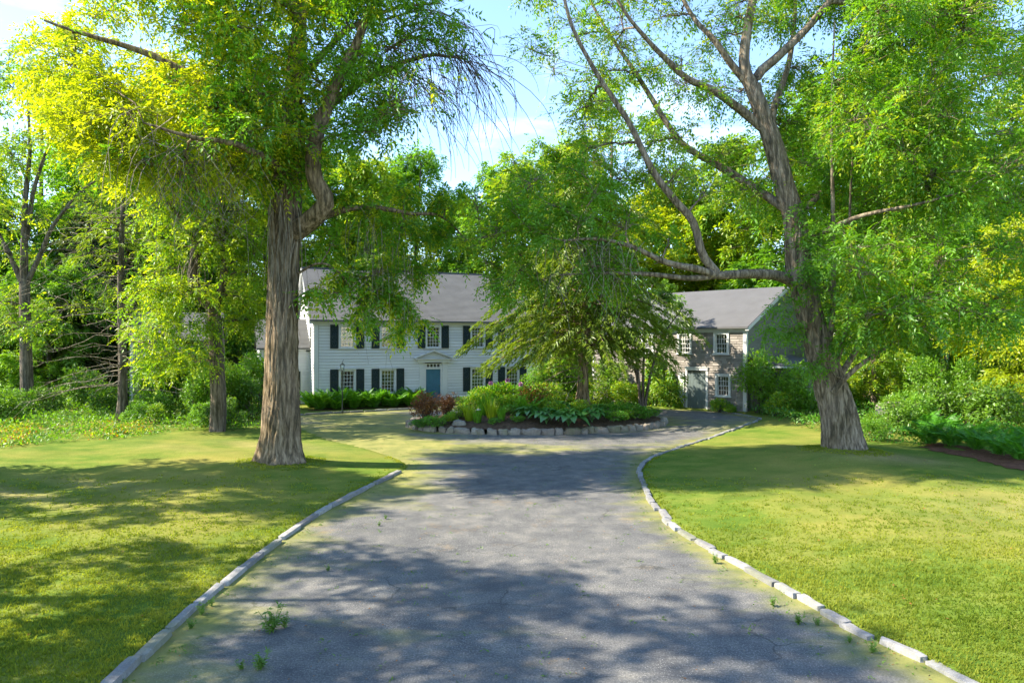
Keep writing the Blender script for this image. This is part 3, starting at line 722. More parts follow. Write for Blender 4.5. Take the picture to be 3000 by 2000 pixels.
roof_slope('roof', barn, -0.2, BL + 0.25, -0.32, BE + 0.01, BD / 2, BR, 'roof_barn'); roof_slope('roof', barn, -0.2, BL + 0.25, BD + 0.3, BE + 0.01, BD / 2, BR, 'roof_barn')
b = Buf()
for s in (0, 1):
    ya = -0.26 if s == 0 else BD + 0.26
    b.add([(BL + 0.28, ya, BE - 0.2), (BL + 0.28, BD/2, BR - 0.24), (BL + 0.28, BD/2, BR - 0.02), (BL + 0.28, ya, BE + 0.01), (BL + 0.06, ya, BE - 0.2), (BL + 0.06, BD/2, BR - 0.24), (BL + 0.06, BD/2, BR - 0.1), (BL + 0.06, ya, BE - 0.1)],
          [(0, 1, 2, 3), (4, 7, 6, 5), (0, 4, 5, 1), (3, 2, 6, 7), (0, 3, 7, 4)])
b.build('rake_board', M['paint_trim'], barn)
for c, a, d, w in bw + lw: window(barn, c, a, d, w, cols=4, rows=2 if d < 2.3 else 2, case=0.14, curtain=0.55)
b = Buf(); b.box(xr - 3.86, xr - 3.74, -0.06, 0.05, 0.03, 2.36); b.box(xr - 2.5, xr - 2.37, -0.06, 0.05, 0.03, 2.36); b.box(xr - 3.86, xr - 2.37, -0.10, 0.05, 2.362, 2.52); b.box(xr - 3.9, xr - 2.33, -0.13, 0.0, 2.522, 2.56)
b.build('door_frame', M['paint_trim'], barn)
b = Buf(); b.box(xr - 3.738, xr - 2.502, -0.01, 0.03, 0.05, 2.2); 
for i in range(6): b.box(xr - 3.735 + i * 0.205, xr - 3.735 + i * 0.205 + 0.198, -0.024, -0.0105, 0.06, 2.2)
b.build('sliding_door', M['door_grey'], barn)
b = Buf(); b.box(xr - 3.738, xr - 2.502, -0.05, 0.04, 2.202, 2.36); b.build('door_track', M['iron_black'], barn)
b = Buf(); b.box(xr - 4.35, xr - 3.95, -0.075, -0.045, 0.05, 2.2); b.build('door_panel', M['paint_white'], barn)
# lean-to against the right gable
lt = Buf(); lt.box(BL + 0.03, BL + 3.2, 0.5, 0.62, 0, 2.55); lt.box(BL + 3.08, BL + 3.2, 0.62, 6.0, 0, 2.3); lt.build('lean_to_wall', M['shingle_shaded_grey'], barn)
lt = Buf(); lt.add([(BL + 0.03, 0.25, 3.25), (BL + 3.45, 0.25, 2.45), (BL + 3.45, 6.2, 2.45), (BL + 0.03, 6.2, 3.25), (BL + 0.03, 0.25, 3.12), (BL + 3.45, 0.25, 2.32), (BL + 3.45, 6.2, 2.32), (BL + 0.03, 6.2, 3.12)], [(0,1,2,3),(7,6,5,4),(0,4,5,1),(1,5,6,2),(3,2,6,7)])
lt.build('lean_to_roof', M['roof_barn'], barn)
lt = Buf(); lt.box(BL + 0.03, BL + 3.4, 0.20, 0.248, 2.62, 2.72); lt.build('lean_to_trim', M['paint_trim'], barn)

# ------------------------------------------------------------------ grey-brown outbuilding among the trees on the left
SL, SDp, SE, SR = 5.2, 5.0, 4.15, 6.1
shed = thing('outbuilding', (-24.6, 44.0, 0), 'brown shingled outbuilding with white corner board half hidden behind the left trees', 'outbuilding', rz=R(18))
sop = [(2.2, 3.2, 2.5, 3.7)]
wall_mesh('wall', shed, SL, SE, sop, M['interior'])
z = 0.1
while z < SE - 0.2:
    for s, e in cut_spans(0.16, SL - 0.16, z + .09, sop): board(shed, s, e, z, 0.18, 'shingle_brown', name='siding_board')
    z += 0.18
b = Buf(); prof = [(0.18, 0), (SDp, 0), (SDp, SE), (SDp/2, SR - 0.1), (0.18, SE)]; b.prism(prof, 'x', 0, 0.15); b.prism(prof, 'x', SL - 0.15, SL); b.box(0, SL, SDp, SDp + 0.15, 0, SE); b.build('side_wall', M['shingle_brown'], shed)
for x in (-0.02, SL - 0.16): b = Buf(); b.box(x, x + 0.2, -0.07, 0, 0.03, SE); b.build('corner_board', M['paint_trim'], shed)
roof_slope('roof', shed, -0.2, SL + 0.2, -0.3, SE, SDp/2, SR, 'roof_grey'); roof_slope('roof', shed, -0.2, SL + 0.2, SDp + 0.3, SE, SDp/2, SR, 'roof_grey')
window(shed, 2.7, 2.5, 3.7, 1.0, curtain=0)

# ------------------------------------------------------------------ foliage kit
def leaf_quads(p, d, up, L, W, droop=0.15):
    d = nrm(d); s = nrm(np.cross(up, d)); n = np.cross(d, s); L = np.asarray(L)[..., None]; W = np.asarray(W)[..., None]
    return np.stack([p, p + d * L * 0.45 + s * W * 0.5, p + d * L - n * L * droop, p + d * L * 0.45 - s * W * 0.5], -2)

def sprays(r, pos, dirs, m=7, rach=0.34, L=0.13, W=0.05, droop=0.5):
    """compound leaves: m leaflets set along a drooping stalk"""
    N = len(pos); dirs = nrm(dirs); up = nrm(np.array([0, 0, 1.0]) + r.normal(0, 0.35, (N, 3))); side = nrm(np.cross(up, dirs))
    sc = r.uniform(0.7, 1.3, (N, 1)); t = (np.arange(m) // 2 + 1) / ((m + 1) / 2 + 0.2)
    sg = np.where(np.arange(m) % 2 == 0, 1.0, -1.0); sg[-1] = 0 if m % 2 else sg[-1]
    base = pos[:, None] + dirs[:, None] * (rach * sc * t)[..., None] - np.array([0, 0, 1.0]) * (droop * rach * sc * t ** 2)[..., None]
    ld = dirs[:, None] * 0.75 + side[:, None] * sg[None, :, None] * 0.95 + r.normal(0, 0.22, (N, m, 3)) + np.array([0, 0, -0.28])
    lu = up[:, None] + r.normal(0, 0.3, (N, m, 3))
    ll = L * sc * r.uniform(0.75, 1.2, (N, m))
    return leaf_quads(base, ld, lu, ll, ll * (W / L)).reshape(-1, 4, 3)

def bezier(a, m, c, k):
    t = np.linspace(0, 1, k)[:, None]; return (1 - t) ** 2 * a + 2 * t * (1 - t) * m + t ** 2 * c

class Tree:
    """limbs given or grown; foliage blobs each reached by a branch from the nearest limb, leaves along its twigs"""
    def __init__(self, seed, nleaf=7, rach=0.34, L=0.13, W=0.05, droop=0.5, twig_n=4):
        self.r = np.random.default_rng(seed); self.wood = Buf(); self.leaf = Buf(); self.sk = []; self.skr = []; self.dead = Buf()
        self.lp = dict(m=nleaf, rach=rach, L=L, W=W, droop=droop); self.twig_n = twig_n
    def limb(self, pts, r0, r1, n=9, k=None, skel=True, pw=1.0, crook=0.0, mi=0):
        p = resample(pts, k or max(8, 4 * len(pts)))
        if crook: p[1:-1] += np.cumsum(self.r.normal(0, crook, (len(p) - 2, 3)), 0) * np.sin(np.linspace(0, math.pi, len(p) - 2))[:, None]
        rad = r1 + (r0 - r1) * (1 - np.linspace(0, 1, len(p))) ** pw
        self.wood.tube(p, rad, n, mi)
        if skel: self.sk.extend(p); self.skr.extend(rad)
        return p
    def blob(self, c, rad, n, mi=0, k=None, bare=0.0, twr=0.012, rise=0.35, anchor_w=0.8, maxr=0.09):
        r = self.r; c = np.asarray(c, float); rad = np.asarray(rad, float)
        S = np.asarray(self.sk); dv = c - S; dist = np.linalg.norm(dv, axis=1) + anchor_w * np.maximum(0, S[:, 2] - c[2])
        i = int(np.argmin(dist)); a = S[i]; ln = np.linalg.norm(c - a)
        if ln > 0.25:
            m_ = (a + c) / 2 + np.array([0, 0, rise * ln * 0.4]) + r.normal(0, 0.1 * ln, 3)
            p = bezier(a, m_, c, 8); p[1:-1] += r.normal(0, 0.02 * ln, (6, 3)); r0 = min(self.skr[i] * 0.7, 0.02 + 0.016 * ln, maxr)
            rad_ = np.linspace(r0, min(r0, 0.014), 8); self.wood.tube(p, rad_, 6); self.sk.extend(p[2:]); self.skr.extend(rad_[2:])
        else: p = np.repeat(c[None], 8, 0) + r.normal(0, 0.05, (8, 3))
        K = k or max(4, n // 9)
        # twigs
        u = nrm(r.normal(0, 1, (K, 3))) * r.uniform(0.35, 1, (K, 1)) ** 0.6; end = c + u * rad
        st = p[r.integers(3, 8, K)]; mid = (st + end) / 2 + r.normal(0, 0.12, (K, 3)) + np.array([0, 0, 0.12])
        t = np.linspace(0, 1, 5)[None, :, None]
        tw = (1 - t) ** 2 * st[:, None] + 2 * t * (1 - t) * mid[:, None] + t ** 2 * end[:, None]
        self.wood.tubes(tw, np.repeat(np.linspace(twr, twr * 0.35, 5)[None], K, 0), 3)
        if n:
            j = r.integers(0, K, n); tt = r.uniform(0.2, 1, n) ** 0.8; f = tt * 4; i0 = np.minimum(f.astype(int), 3); w = (f - i0)[:, None]
            pos = tw[j, i0] * (1 - w) + tw[j, i0 + 1] * w + r.normal(0, 0.09, (n, 3)) * np.minimum(1, rad * 1.2)
            dirs = nrm(tw[j, 4] - tw[j, 2]) * 0.6 + nrm(r.normal(0, 1, (n, 3))) * 0.9 + np.array([0, 0, -0.12])
            if not isinstance(mi, int): mi = np.repeat((r.random(n) < mi).astype(int), self.lp['m'])
            self.leaf.quads(sprays(r, pos, dirs, **self.lp), mi)
    def strands(self, pts, n, length, sway=0.25, rad=0.008, spread=0.4, mi=0, n_seg=6, drift=None):
        """thin hanging twigs"""
        r = self.r; S = np.asarray(pts); st = S[r.integers(0, len(S), n)] + r.normal(0, spread, (n, 3)) * np.array([1, 1, 0.5])
        ln = length * r.uniform(0.4, 1.15, n); t = np.linspace(0, 1, n_seg)
        d = r.normal(0, sway, (n, 2)); c = r.normal(0, sway * 0.6, (n, 2))
        p = np.repeat(st[:, None], n_seg, 1); p[:, :, 2] -= ln[:, None] * t; p[:, :, :2] += d[:, None] * (ln[:, None] * np.sqrt(t))[:, :, None] + c[:, None] * (np.sin(t * 4) * ln[:, None])[:, :, None]
        if drift is not None: p += (ln[:, None] * (1 - (1 - t) ** 2.2))[:, :, None] * (np.asarray(drift) + r.normal(0, 0.22, (n, 1, 3)))
        self.dead.tubes(p, np.repeat(np.linspace(rad, rad * 0.4, n_seg)[None], n, 0), 3, mi)
        return p

def ridged_trunk(buf, path, radii, n=120, k=130, flare=None, seed=0, ridge=0.10, lobes=5):
    """trunk with furrowed bark and a spreading, lobed foot"""
    r = np.random.default_rng(seed); p = resample(np.c_[np.asarray(path), np.asarray(radii)], k); rad = p[:, 3]; p = p[:, :3]
    d = nrm(np.gradient(p, axis=0)); u = nrm(np.cross(np.array([0, 1.0, 0]), d)); w = np.cross(d, u)
    th = np.linspace(0, 2 * math.pi, n, endpoint=False); s = np.r_[0, np.cumsum(np.linalg.norm(np.diff(p, axis=0), axis=1))][:, None]
    T = th[None] + 0.10 * np.sin(s * 1.1 + 2 * np.sin(th[None] * 2)) + 0.06 * np.sin(s * 3.3 + th[None] * 5)
    q = lambda f, ph: 1 - np.abs(np.sin(T * f / 2 + ph + 0.7 * np.sin(s * 2.1 + T * 3) + 0.5 * np.sin(s * 5.3 + T * 7)))
    brk = 0.5 + 0.5 * np.sin(s * 6.3 + 3.1 * np.sin(T * 9) + 2.0 * np.sin(T * 4 + s * 0.9)) 
    rr = 1 + ridge * (0.45 + 0.75 * brk) * (q(27, 0.3) - 0.5) + ridge * 0.55 * (q(43, 1.7) - 0.5) + 0.03 * np.sin(3 * th[None] + s * 0.5 + seed)
    if flare: rr = rr + flare * np.exp(-s / 0.42) * (0.45 + 0.55 * np.maximum(0, np.sin(lobes * th[None] + seed + 0.2 * np.sin(3 * th[None]))) ** 1.3)
    ring = p[:, None] + (rad[:, None] * rr)[..., None] * (u[:, None] * np.cos(th)[None, :, None] + w[:, None] * np.sin(th)[None, :, None])
    i = (np.arange(k - 1) * n)[:, None]; c = np.arange(n)[None]; c2 = (c + 1) % n
    buf.add(ring.reshape(-1, 3), np.stack([i + c, i + c2, i + n + c2, i + n + c], -1).reshape(-1, 4))
    return p, rad

def plant_tree(name, T, base, label, cat, leaf_mats, bark, group=None, dead='twig_pale', extra=None):
    root = thing(name, base, label, cat, group)
    off = -np.asarray(base, float)
    def sub(nm, buf, mats, smooth):
        if buf.n:
            buf.v = [v + off.astype(np.float32) for v in buf.v]; return buf.build(nm, mats, root, smooth)
    if extra: sub('trunk', extra, M[bark], True); sub('branches', T.wood, M[bark], True)
    else: sub('trunk', T.wood, M[bark], True)
    sub('crown', T.leaf, [M[m] for m in leaf_mats], False)
    h = sub('hanging_twigs', T.dead, [M[dead], M['bark_dark']], True)
    if h: h['kind'] = 'stuff'
    return root

# ------------------------------------------------------------------ big tree on the left lawn
rA = np.random.default_rng(101); DA = 22.1
T = Tree(11, 9, 0.46, 0.145, 0.062); tk = Buf()
pA = lambda x, y, D=DA: P(x, y, D)
path = [pA(822, 1374), pA(823, 1310), pA(825, 1220), pA(826, 1050), pA(828, 850), pA(834, 680), pA(840, 540), pA(850, 400), pA(862, 240), pA(880, 40), pA(890, -220), pA(880, -480)]
rads = [0.74, 0.64, 0.575, 0.51, 0.48, 0.47, 0.45, 0.33, 0.27, 0.2, 0.12, 0.05]
pp, rr_ = ridged_trunk(tk, path, rads, flare=0.55, seed=3)
for p_, q_ in zip(pp[45:], rr_[45:]): T.sk.append(p_); T.skr.append(q_)
T.limb([pA(850, 690), pA(905, 650, 21.8), pA(945, 612, 21.6), pA(952, 575, 21.5), pA(925, 520, 21.4), pA(925, 420, 21.2), pA(985, 250, 20.8), pA(1060, 90, 20.5), pA(1120, -120, 20.3)], 0.34, 0.06, 12, 40, crook=0.012)
T.limb([pA(842, 560), pA(775, 420, 22), pA(640, 270, 21.5), pA(450, 180, 21), pA(260, 110, 20.5), pA(130, 60, 20.2)], 0.24, 0.035, crook=0.03)
T.limb([pA(848, 450), pA(760, 250, 23), pA(640, 60, 23.5), pA(520, -150, 24)], 0.2, 0.03, crook=0.03)
T.limb([pA(845, 520), pA(790, 470, 20.5), pA(700, 430, 19), pA(560, 400, 18.2), pA(420, 360, 17.8)], 0.17, 0.025, crook=0.03)
T.limb([pA(855, 430), pA(960, 310, 22.5), pA(1100, 215, 22.8), pA(1240, 160, 23), pA(1370, 175, 23)], 0.2, 0.03, crook=0.03)
T.limb([pA(862, 260), pA(980, 120, 23), pA(1130, 30, 23.5), pA(1290, 10, 24)], 0.15, 0.025, crook=0.03)
T.limb([pA(915, 645), pA(1040, 610, 22.5), pA(1180, 625, 23.2), pA(1290, 640, 23.8), pA(1370, 705, 24.3)], 0.13, 0.02, crook=0.03)
T.limb([pA(875, 800), pA(930, 772, 21.8), pA(985, 790, 21.7), pA(1060, 880, 21.7)], 0.045, 0.012)
T.limb([pA(880, 50), pA(760, -120, 21.5), pA(600, -260, 21)], 0.14, 0.03, crook=0.03); T.limb([pA(885, 0), pA(1000, -170, 22.5), pA(1120, -300, 23)], 0.13, 0.03, crook=0.03)
def low_edge(x): return np.interp(x, [80, 200, 330, 480, 620, 760, 900, 1050, 1180, 1300], [150, 360, 500, 560, 520, 520, 545, 480, 300, 60])
cnt = 0
while cnt < 122:
    x = rA.uniform(90, 1290); y = rA.uniform(-420, 560)
    if y > low_edge(x) or (x < 260 and y < 40 - (x - 90) * 1.5): continue
    D = DA + rA.uniform(-4.6, 3.2) * (0.6 + 0.4 * rA.random()); c = P(x, y, D)
    w = rA.uniform(1.2, 2.0)
    alt_share = float(np.clip(np.interp(x, [150, 520, 760, 1000], [0.92, 0.78, 0.38, 0.10]) + rA.normal(0, .16), 0.02, 0.98))  # sunlit left side painted in: more bright yellow leaves towards the left
    if x > 1120 and y > 60: n = 55
    else: n = int(rA.uniform(140, 205))
    T.blob(c, (w, w, w * 0.55), n, alt_share, rise=0.3, k=26); cnt += 1
for (x, y, D, w, h, n) in ((1000, 560, 22.5, .8, .5, 120), (1080, 640, 22.8, .8, .6, 150), (1180, 690, 23, .9, .6, 160), (1120, 790, 22.6, .75, .7, 160), (1010, 820, 22, .8, .5, 150), (1150, 880, 22.6, .7, .6, 150),
                        (1060, 930, 22.2, .55, .5, 90), (1230, 800, 23, .6, .6, 110), (980, 700, 22.5, .7, .5, 110), (1210, 940, 22.8, .5, .45, 60), (1290, 690, 24, .7, .4, 90), (930, 860, 21.8, .5, .4, 70), (1300, 590, 24, .9, .5, 120), (1180, 570, 23.6, .9, .5, 120), (1160, 985, 22.7, .35, .3, 26), (1100, 860, 22.3, .6, .5, 100)):
    T.blob(P(x, y, D), (w, w, h), int(n * 1.3), 0.3, rise=0.2)
# bare hanging twigs: on the right limb against the sky, under the left limbs, and thin aerial shoots down the trunk
tw = np.r_[T.limb([pA(1130, 150, 22.9), pA(1210, 110, 23), pA(1300, 135, 23), pA(1390, 200, 23)], 0.05, 0.012, k=24), T.limb([pA(1100, 190, 22.8), pA(1200, 215, 23), pA(1300, 270, 23)], 0.04, 0.01), T.limb([pA(1120, 60, 23.2), pA(1260, 30, 23.4), pA(1390, 90, 23.4)], 0.04, 0.01)]
T.strands(tw, 190, 3.0, 0.10, 0.015, 0.22, 1, 8, drift=(0.36, 0.0, 0.12)); T.strands(tw, 90, 1.5, 0.3, 0.010, 0.3, 1, 6, drift=(0.4, 0, 0.5))
k_ = rA.integers(0, len(tw), 70); T.leaf.quads(sprays(rA, tw[k_] + rA.normal(0, .35, (70, 3)) + (0.2, 0, -.2), rA.normal(0, 1, (70, 3)) + (.4, 0, -.3), **T.lp), 0)
T.strands([pA(600, 430, 20), pA(540, 450, 19.5), pA(650, 470, 20.5), pA(480, 440, 19), pA(420, 380, 18)], 120, 2.5, 0.30, 0.012, 0.6)
T.strands([pA(1080, 640, 22.4), pA(1120, 760, 22.2), pA(1160, 680, 22.6)], 60, 3.0, 0.08, 0.007, 0.5)
fr = np.array([pA(x, y, DA - 0.72) for x, y in ((790, 600), (815, 560), (840, 640), (865, 600), (880, 700), (800, 700))])
T.strands(fr, 34, 3.4, 0.05, 0.014, 0.10)
plant_tree('shade_tree', T, (-7.46, 22.1, 0.1), 'huge old tree with furrowed trunk and yellow-green leaves on the left lawn', 'tree', ['leaf_green', 'leaf_sunlit_gold'], 'bark_brown', extra=tk)

# ------------------------------------------------------------------ big leaning tree on the right lawn
rB = np.random.default_rng(202); DB = 23.7; pB = lambda x, y, D=DB: P(x, y, D)
T = Tree(12, 9, 0.46, 0.135, 0.056); tk = Buf()
path = [pB(2474, 1350), pB(2468, 1290), pB(2452, 1200), pB(2420, 1095), pB(2392, 1000), pB(2362, 880), pB(2340, 770), pB(2330, 650), pB(2300, 550), pB(2268, 430), pB(2225, 310), pB(2190, 230)]
rads = [0.73, 0.65, 0.575, 0.505, 0.435, 0.435, 0.42, 0.37, 0.335, 0.315, 0.265, 0.225]
pp, rr_ = ridged_trunk(tk, path, rads, flare=0.5, seed=8, lobes=6)
for p_, q_ in zip(pp[40:], rr_[40:]): T.sk.append(p_); T.skr.append(q_)
L_ = lambda pts, a, c, **k: T.limb([pB(*p) for p in pts], a * .84, c * .8, 12, None, **k)
L_([(2205,262),(2180,190),(2190,80),(2215,-60),(2225,-300)], 0.25, 0.08); L_([(2222,300),(2218,225),(2275,170),(2360,88),(2430,5,23.4),(2500,-90,23.2),(2640,-250,23)], 0.22, 0.06)
L_([(2185,240),(2140,185),(2090,115),(2030,50,24.2),(1960,-80,24.6)], 0.16, 0.05); L_([(2240,380),(2170,322),(2090,265,23.2),(2010,225,22.8),(1930,150,22.4),(1840,50,22),(1780,-60,21.8)], 0.20, 0.04, crook=0.01)
L_([(2355,872),(2320,826),(2270,806,23.3),(2190,802,22.8),(2100,806,22.4),(2050,790,22.1),(1950,768,21.8),(1850,722,21.5),(1750,700,21.2),(1650,705,21)], 0.255, 0.035)
L_([(2110,806,22.4),(2020,815,22.2),(1900,803,21.9),(1760,800,21.5),(1640,805,21.2)], 0.13, 0.025)
L_([(2100,800,22.4),(2058,745,22.3),(2030,650,22.2),(1975,585,22.1),(1910,500,22),(1840,360,22),(1745,215,22),(1672,70,22),(1640,-70,22)], 0.175, 0.055, crook=0.006)
L_([(2315,620),(2215,555,24.3),(2110,490,24.8),(2000,425,25.2),(1930,330,25.4),(1850,200,25.6),(1760,60,25.8),(1700,-60,26)], 0.19, 0.05, crook=0.008)
L_([(2280,460),(2262,345,24.4),(2306,205,24.8),(2326,80,25),(2335,-120,25)], 0.19, 0.05)
L_([(2420,1060),(2440,900,23.2),(2440,600,23.2),(2436,330,23.4),(2445,60,23.6)], 0.12, 0.03); L_([(2440,1110,23.5),(2488,900,23.2),(2490,620,23.2),(2505,330,23.2)], 0.10, 0.025)
L_([(2440,1150,23.2),(2500,1085,22.9),(2600,1015,22.6),(2720,950,22.4)], 0.12, 0.025); L_([(2450,1120,23.9),(2530,980,24.6),(2590,790,25.2),(2640,560,25.8),(2700,300,26)], 0.13, 0.03)
L_([(2330,650),(2450,520,25.5),(2600,430,26.5),(2800,330,27)], 0.16, 0.03); L_([(2340,720),(2500,640,22),(2680,600,21),(2830,560,20.6)], 0.13, 0.025)
L_([(2430,5,23.4),(2560,20,23.6),(2680,90,23.8),(2780,130,24)], 0.1, 0.02)
cnt = 0
while cnt < 165:                                        # dense right half
    x = rB.uniform(2280, 3060); y = rB.uniform(-360, 1000)
    if x > 2850 + (y - 100) * -0.15 and rB.random() < 0.6: continue
    if x < 2420 and y > 640 and rB.random() < 0.75: continue
    D = DB + rB.uniform(-3.6, 4.2)
    if D < DB + 1.0 and ((x < 2420 and y < 760) or (x < 2560 and y < 180)): D = DB + rB.uniform(1.0, 4.5)
    c = P(x, y, D); w = rB.uniform(1.1, 2.0); T.blob(c, (w, w, w * 0.6), int(rB.uniform(110, 190)), float(rB.uniform(.05, .4)), rise=0.3, k=24); cnt += 1
cnt = 0
while cnt < 78:                                         # thin left half: sky shows through
    x = rB.uniform(1530, 2280); y = rB.uniform(-280, 600)
    if y > 250 and x < 1600: continue
    c = P(x, y, 23.8 + rB.uniform(-1.3, 3.2)); w = rB.uniform(1.0, 1.8); T.blob(c, (w, w, w * 0.6), int(rB.uniform(30, 75)), float(rB.uniform(.1, .6)), k=22, rise=0.1, twr=0.011); cnt += 1
for (x, y, D, w, h, n) in ((2330, 970, 22.9, .55, .4, 60), (2390, 1070, 22.9, .5, .35, 55), (2300, 900, 22.8, .6, .35, 50), (2380, 790, 22.9, .45, .4, 60), (2420, 700, 22.8, .5, .5, 70), (2370, 610, 22.9, .5, .4, 60), (2470, 1000, 22.6, .5, .35, 50), (2360, 690, 22.8, .4, .3, 40), (2250, 960, 22.6, .5, .3, 40),
                        (1700, 640, 21, .9, .5, 110), (1620, 600, 21, .9, .5, 120), (1760, 560, 21.5, .8, .5, 90), (1560, 680, 21, .8, .5, 90), (1850, 620, 21.8, .7, .5, 70), (1960, 700, 22, .7, .4, 60), (1500, 600, 21.5, .8, .5, 90), (1680, 500, 21.8, .8, .5, 90)):
    T.blob(P(x, y, D), (w, w, h), n, 0, rise=0.25)
for _ in range(26):
    x = rB.uniform(1380, 1830); y = rB.uniform(470, 860); w = rB.uniform(.7, 1.3)
    T.blob(P(x, y, rB.uniform(20.8, 24)), (w, w, w * .7), int(rB.uniform(45, 100)), float(rB.uniform(.05, .4)), rise=.25, k=20)
T.strands([pB(x, y, 21.3) for x, y in ((1650, 705), (1700, 700), (1760, 702), (1640, 805), (1820, 715), (1780, 800))], 55, 1.9, 0.3, 0.010, 0.3)
plant_tree('shade_tree', T, (11.5, 23.7, 0.2), 'big leaning tree with a long low limb on the right lawn', 'tree', ['leaf_green', 'leaf_yellow'], 'bark_grey', extra=tk)

# ------------------------------------------------------------------ second tree on the left, forked and shaggy with hanging twigs
T = Tree(13, 9, 0.46, 0.16, 0.068); D0 = 30.5; q = lambda x, y, D=D0: P(x, y, D); rC = np.random.default_rng(303)
T.limb([q(636, 1276), q(640, 1180), q(634, 1050), q(628, 940), q(622, 880)], 0.36, 0.29, 14, 30)
T.limb([q(625, 905), q(590, 868), q(566, 830), q(570, 740), q(585, 640), q(605, 545), q(645, 480), q(690, 440), q(720, 330), q(730, 150)], 0.27, 0.06, 12, 44, crook=0.01)
T.limb([q(630, 900), q(655, 820), q(660, 700), q(650, 560), q(640, 400), q(610, 200)], 0.18, 0.05, 10, crook=0.03)
T.limb([q(575, 720), q(530, 620, 29.5), q(470, 520, 28.8), q(380, 450, 28)], 0.13, 0.02, crook=0.03)
cnt = 0
while cnt < 74:
    x = rC.uniform(380, 900); y = rC.uniform(250, 1080)
    if y > 720 and (x < 420 or x > 790): continue
    w = rC.uniform(1.0, 1.9); T.blob(P(x, y, D0 + rC.uniform(-2, 2.6)), (w, w, w * 0.6), int(rC.uniform(80, 150)), float(rC.uniform(.2, .8)), rise=0.25, k=22); cnt += 1
T.strands([q(600, 540, 30), q(585, 640, 30), q(570, 760, 30), q(640, 480, 30)], 90, 2.6, 0.10, 0.012, 0.35)
T.strands([q(640, 480, 29.8), q(560, 500, 29), q(700, 470, 30)], 60, 3.0, 0.3, 0.010, 0.6)
plant_tree('forked_tree', T, (*G(636, 1269), 0), 'shaggy forked tree with hanging twigs left of the big trunk', 'tree', ['leaf_mid', 'leaf_yellow'], 'bark_dark')

# ------------------------------------------------------------------ conifers
def conifer(seed, H, Rmax, z0, leaf, bark, n_whorl=22, per=6, droop=0.25, dens=1.0, tr=0.22, shape=0.8, quad=(0.32, 0.10), sparse=0.0, dead_below=0.0, dead_len=2.5, flat_n=13):
    r = np.random.default_rng(seed); wood, lf, dead = Buf(), Buf(), Buf()
    zz = np.linspace(0, H, 14); wob = np.c_[0.04 * np.sin(zz * 0.7 + seed), 0.04 * np.cos(zz * 0.5 + seed), zz]
    wood.tube(wob, tr * (1 - zz / H * 0.93) * (1 + 0.5 * np.exp(-zz / 0.35)), 12)
    for z in np.linspace(z0, H * 0.985, n_whorl):
        Lz = Rmax * (max(0.03, 1 - (z - z0) / (H - z0)) ** shape) * (0.55 + 0.45 * min(1, (z - z0 + 0.6) / 2.5))
        for a in r.uniform(0, 6.28) + np.arange(per) * 6.28 / per + r.normal(0, 0.25, per):
            if r.random() < sparse: continue
            Lb = Lz * r.uniform(0.5, 1.25); d = np.array([math.cos(a), math.sin(a), 0]); t = np.linspace(0, 1, 7)[:, None]
            p = np.array([0, 0, z + r.normal(0, 0.12)]) + d * Lb * t + np.array([0, 0, 1]) * (0.22 * Lb * t - (0.22 + droop) * Lb * t * t); p += np.r_[np.zeros((1, 3)), r.normal(0, 0.03, (6, 3))]
            wood.tube(p, np.linspace(0.012 + 0.012 * Lb, 0.006, 7), 4)
            m = max(3, int(flat_n * dens * Lb / 1.5)); tt = np.repeat(r.uniform(0.12, 1, m) ** 0.75, 4)
            f = tt * 6; i0 = np.minimum(f.astype(int), 5); w = (f - i0)[:, None]; base = p[i0] * (1 - w) + p[i0 + 1] * w
            sg = np.tile([1, -1, 1, -1], m)[:, None]; s = np.cross([0, 0, 1.0], d); N = len(tt)
            out = np.tile([0.0, 0.0, 0.55, 0.55], m)[:, None] * (1 - tt[:, None] * 0.6) * Lb * 0.42
            ld = d * 0.8 + s * sg * 0.8 + r.normal(0, 0.22, (N, 3)) + np.array([0, 0, -0.22 - droop * 0.6])
            base = base + s * sg * out + np.array([0, 0, -1]) * out * 0.35 + r.normal(0, 0.05, (N, 3))
            ll = quad[0] * r.uniform(0.6, 1.35, N); lf.quads(leaf_quads(base, ld, np.array([0, 0, 1.0]) + r.normal(0, 0.35, (N, 3)), ll, ll * quad[1] / quad[0], 0.25))
    if dead_below:
        for z in r.uniform(1.6, dead_below, int(dead_below * 7)):
            a = r.uniform(0, 6.28); Lb = dead_len * r.uniform(0.35, 1.2); d = np.array([math.cos(a), math.sin(a), 0]); t = np.linspace(0, 1, 6)[:, None]
            p = np.array([0, 0, z]) + d * Lb * t + np.array([0, 0, 1]) * (r.uniform(-0.1, 0.35) * Lb * t - 0.25 * Lb * t * t) + np.r_[np.zeros((1, 3)), r.normal(0, 0.05, (5, 3))]
            dead.tube(p, np.linspace(0.028, 0.007, 6), 4)
            for _ in range(4):
                k = r.integers(2, 6); e = p[k] + d * r.uniform(0.2, 0.7) + r.normal(0, 0.35, 3); dead.tube(np.array([p[k], (p[k] + e) / 2 + r.normal(0, 0.06, 3), e]), [0.01, 0.007, 0.004], 3)
    return wood, lf, dead, leaf, bark

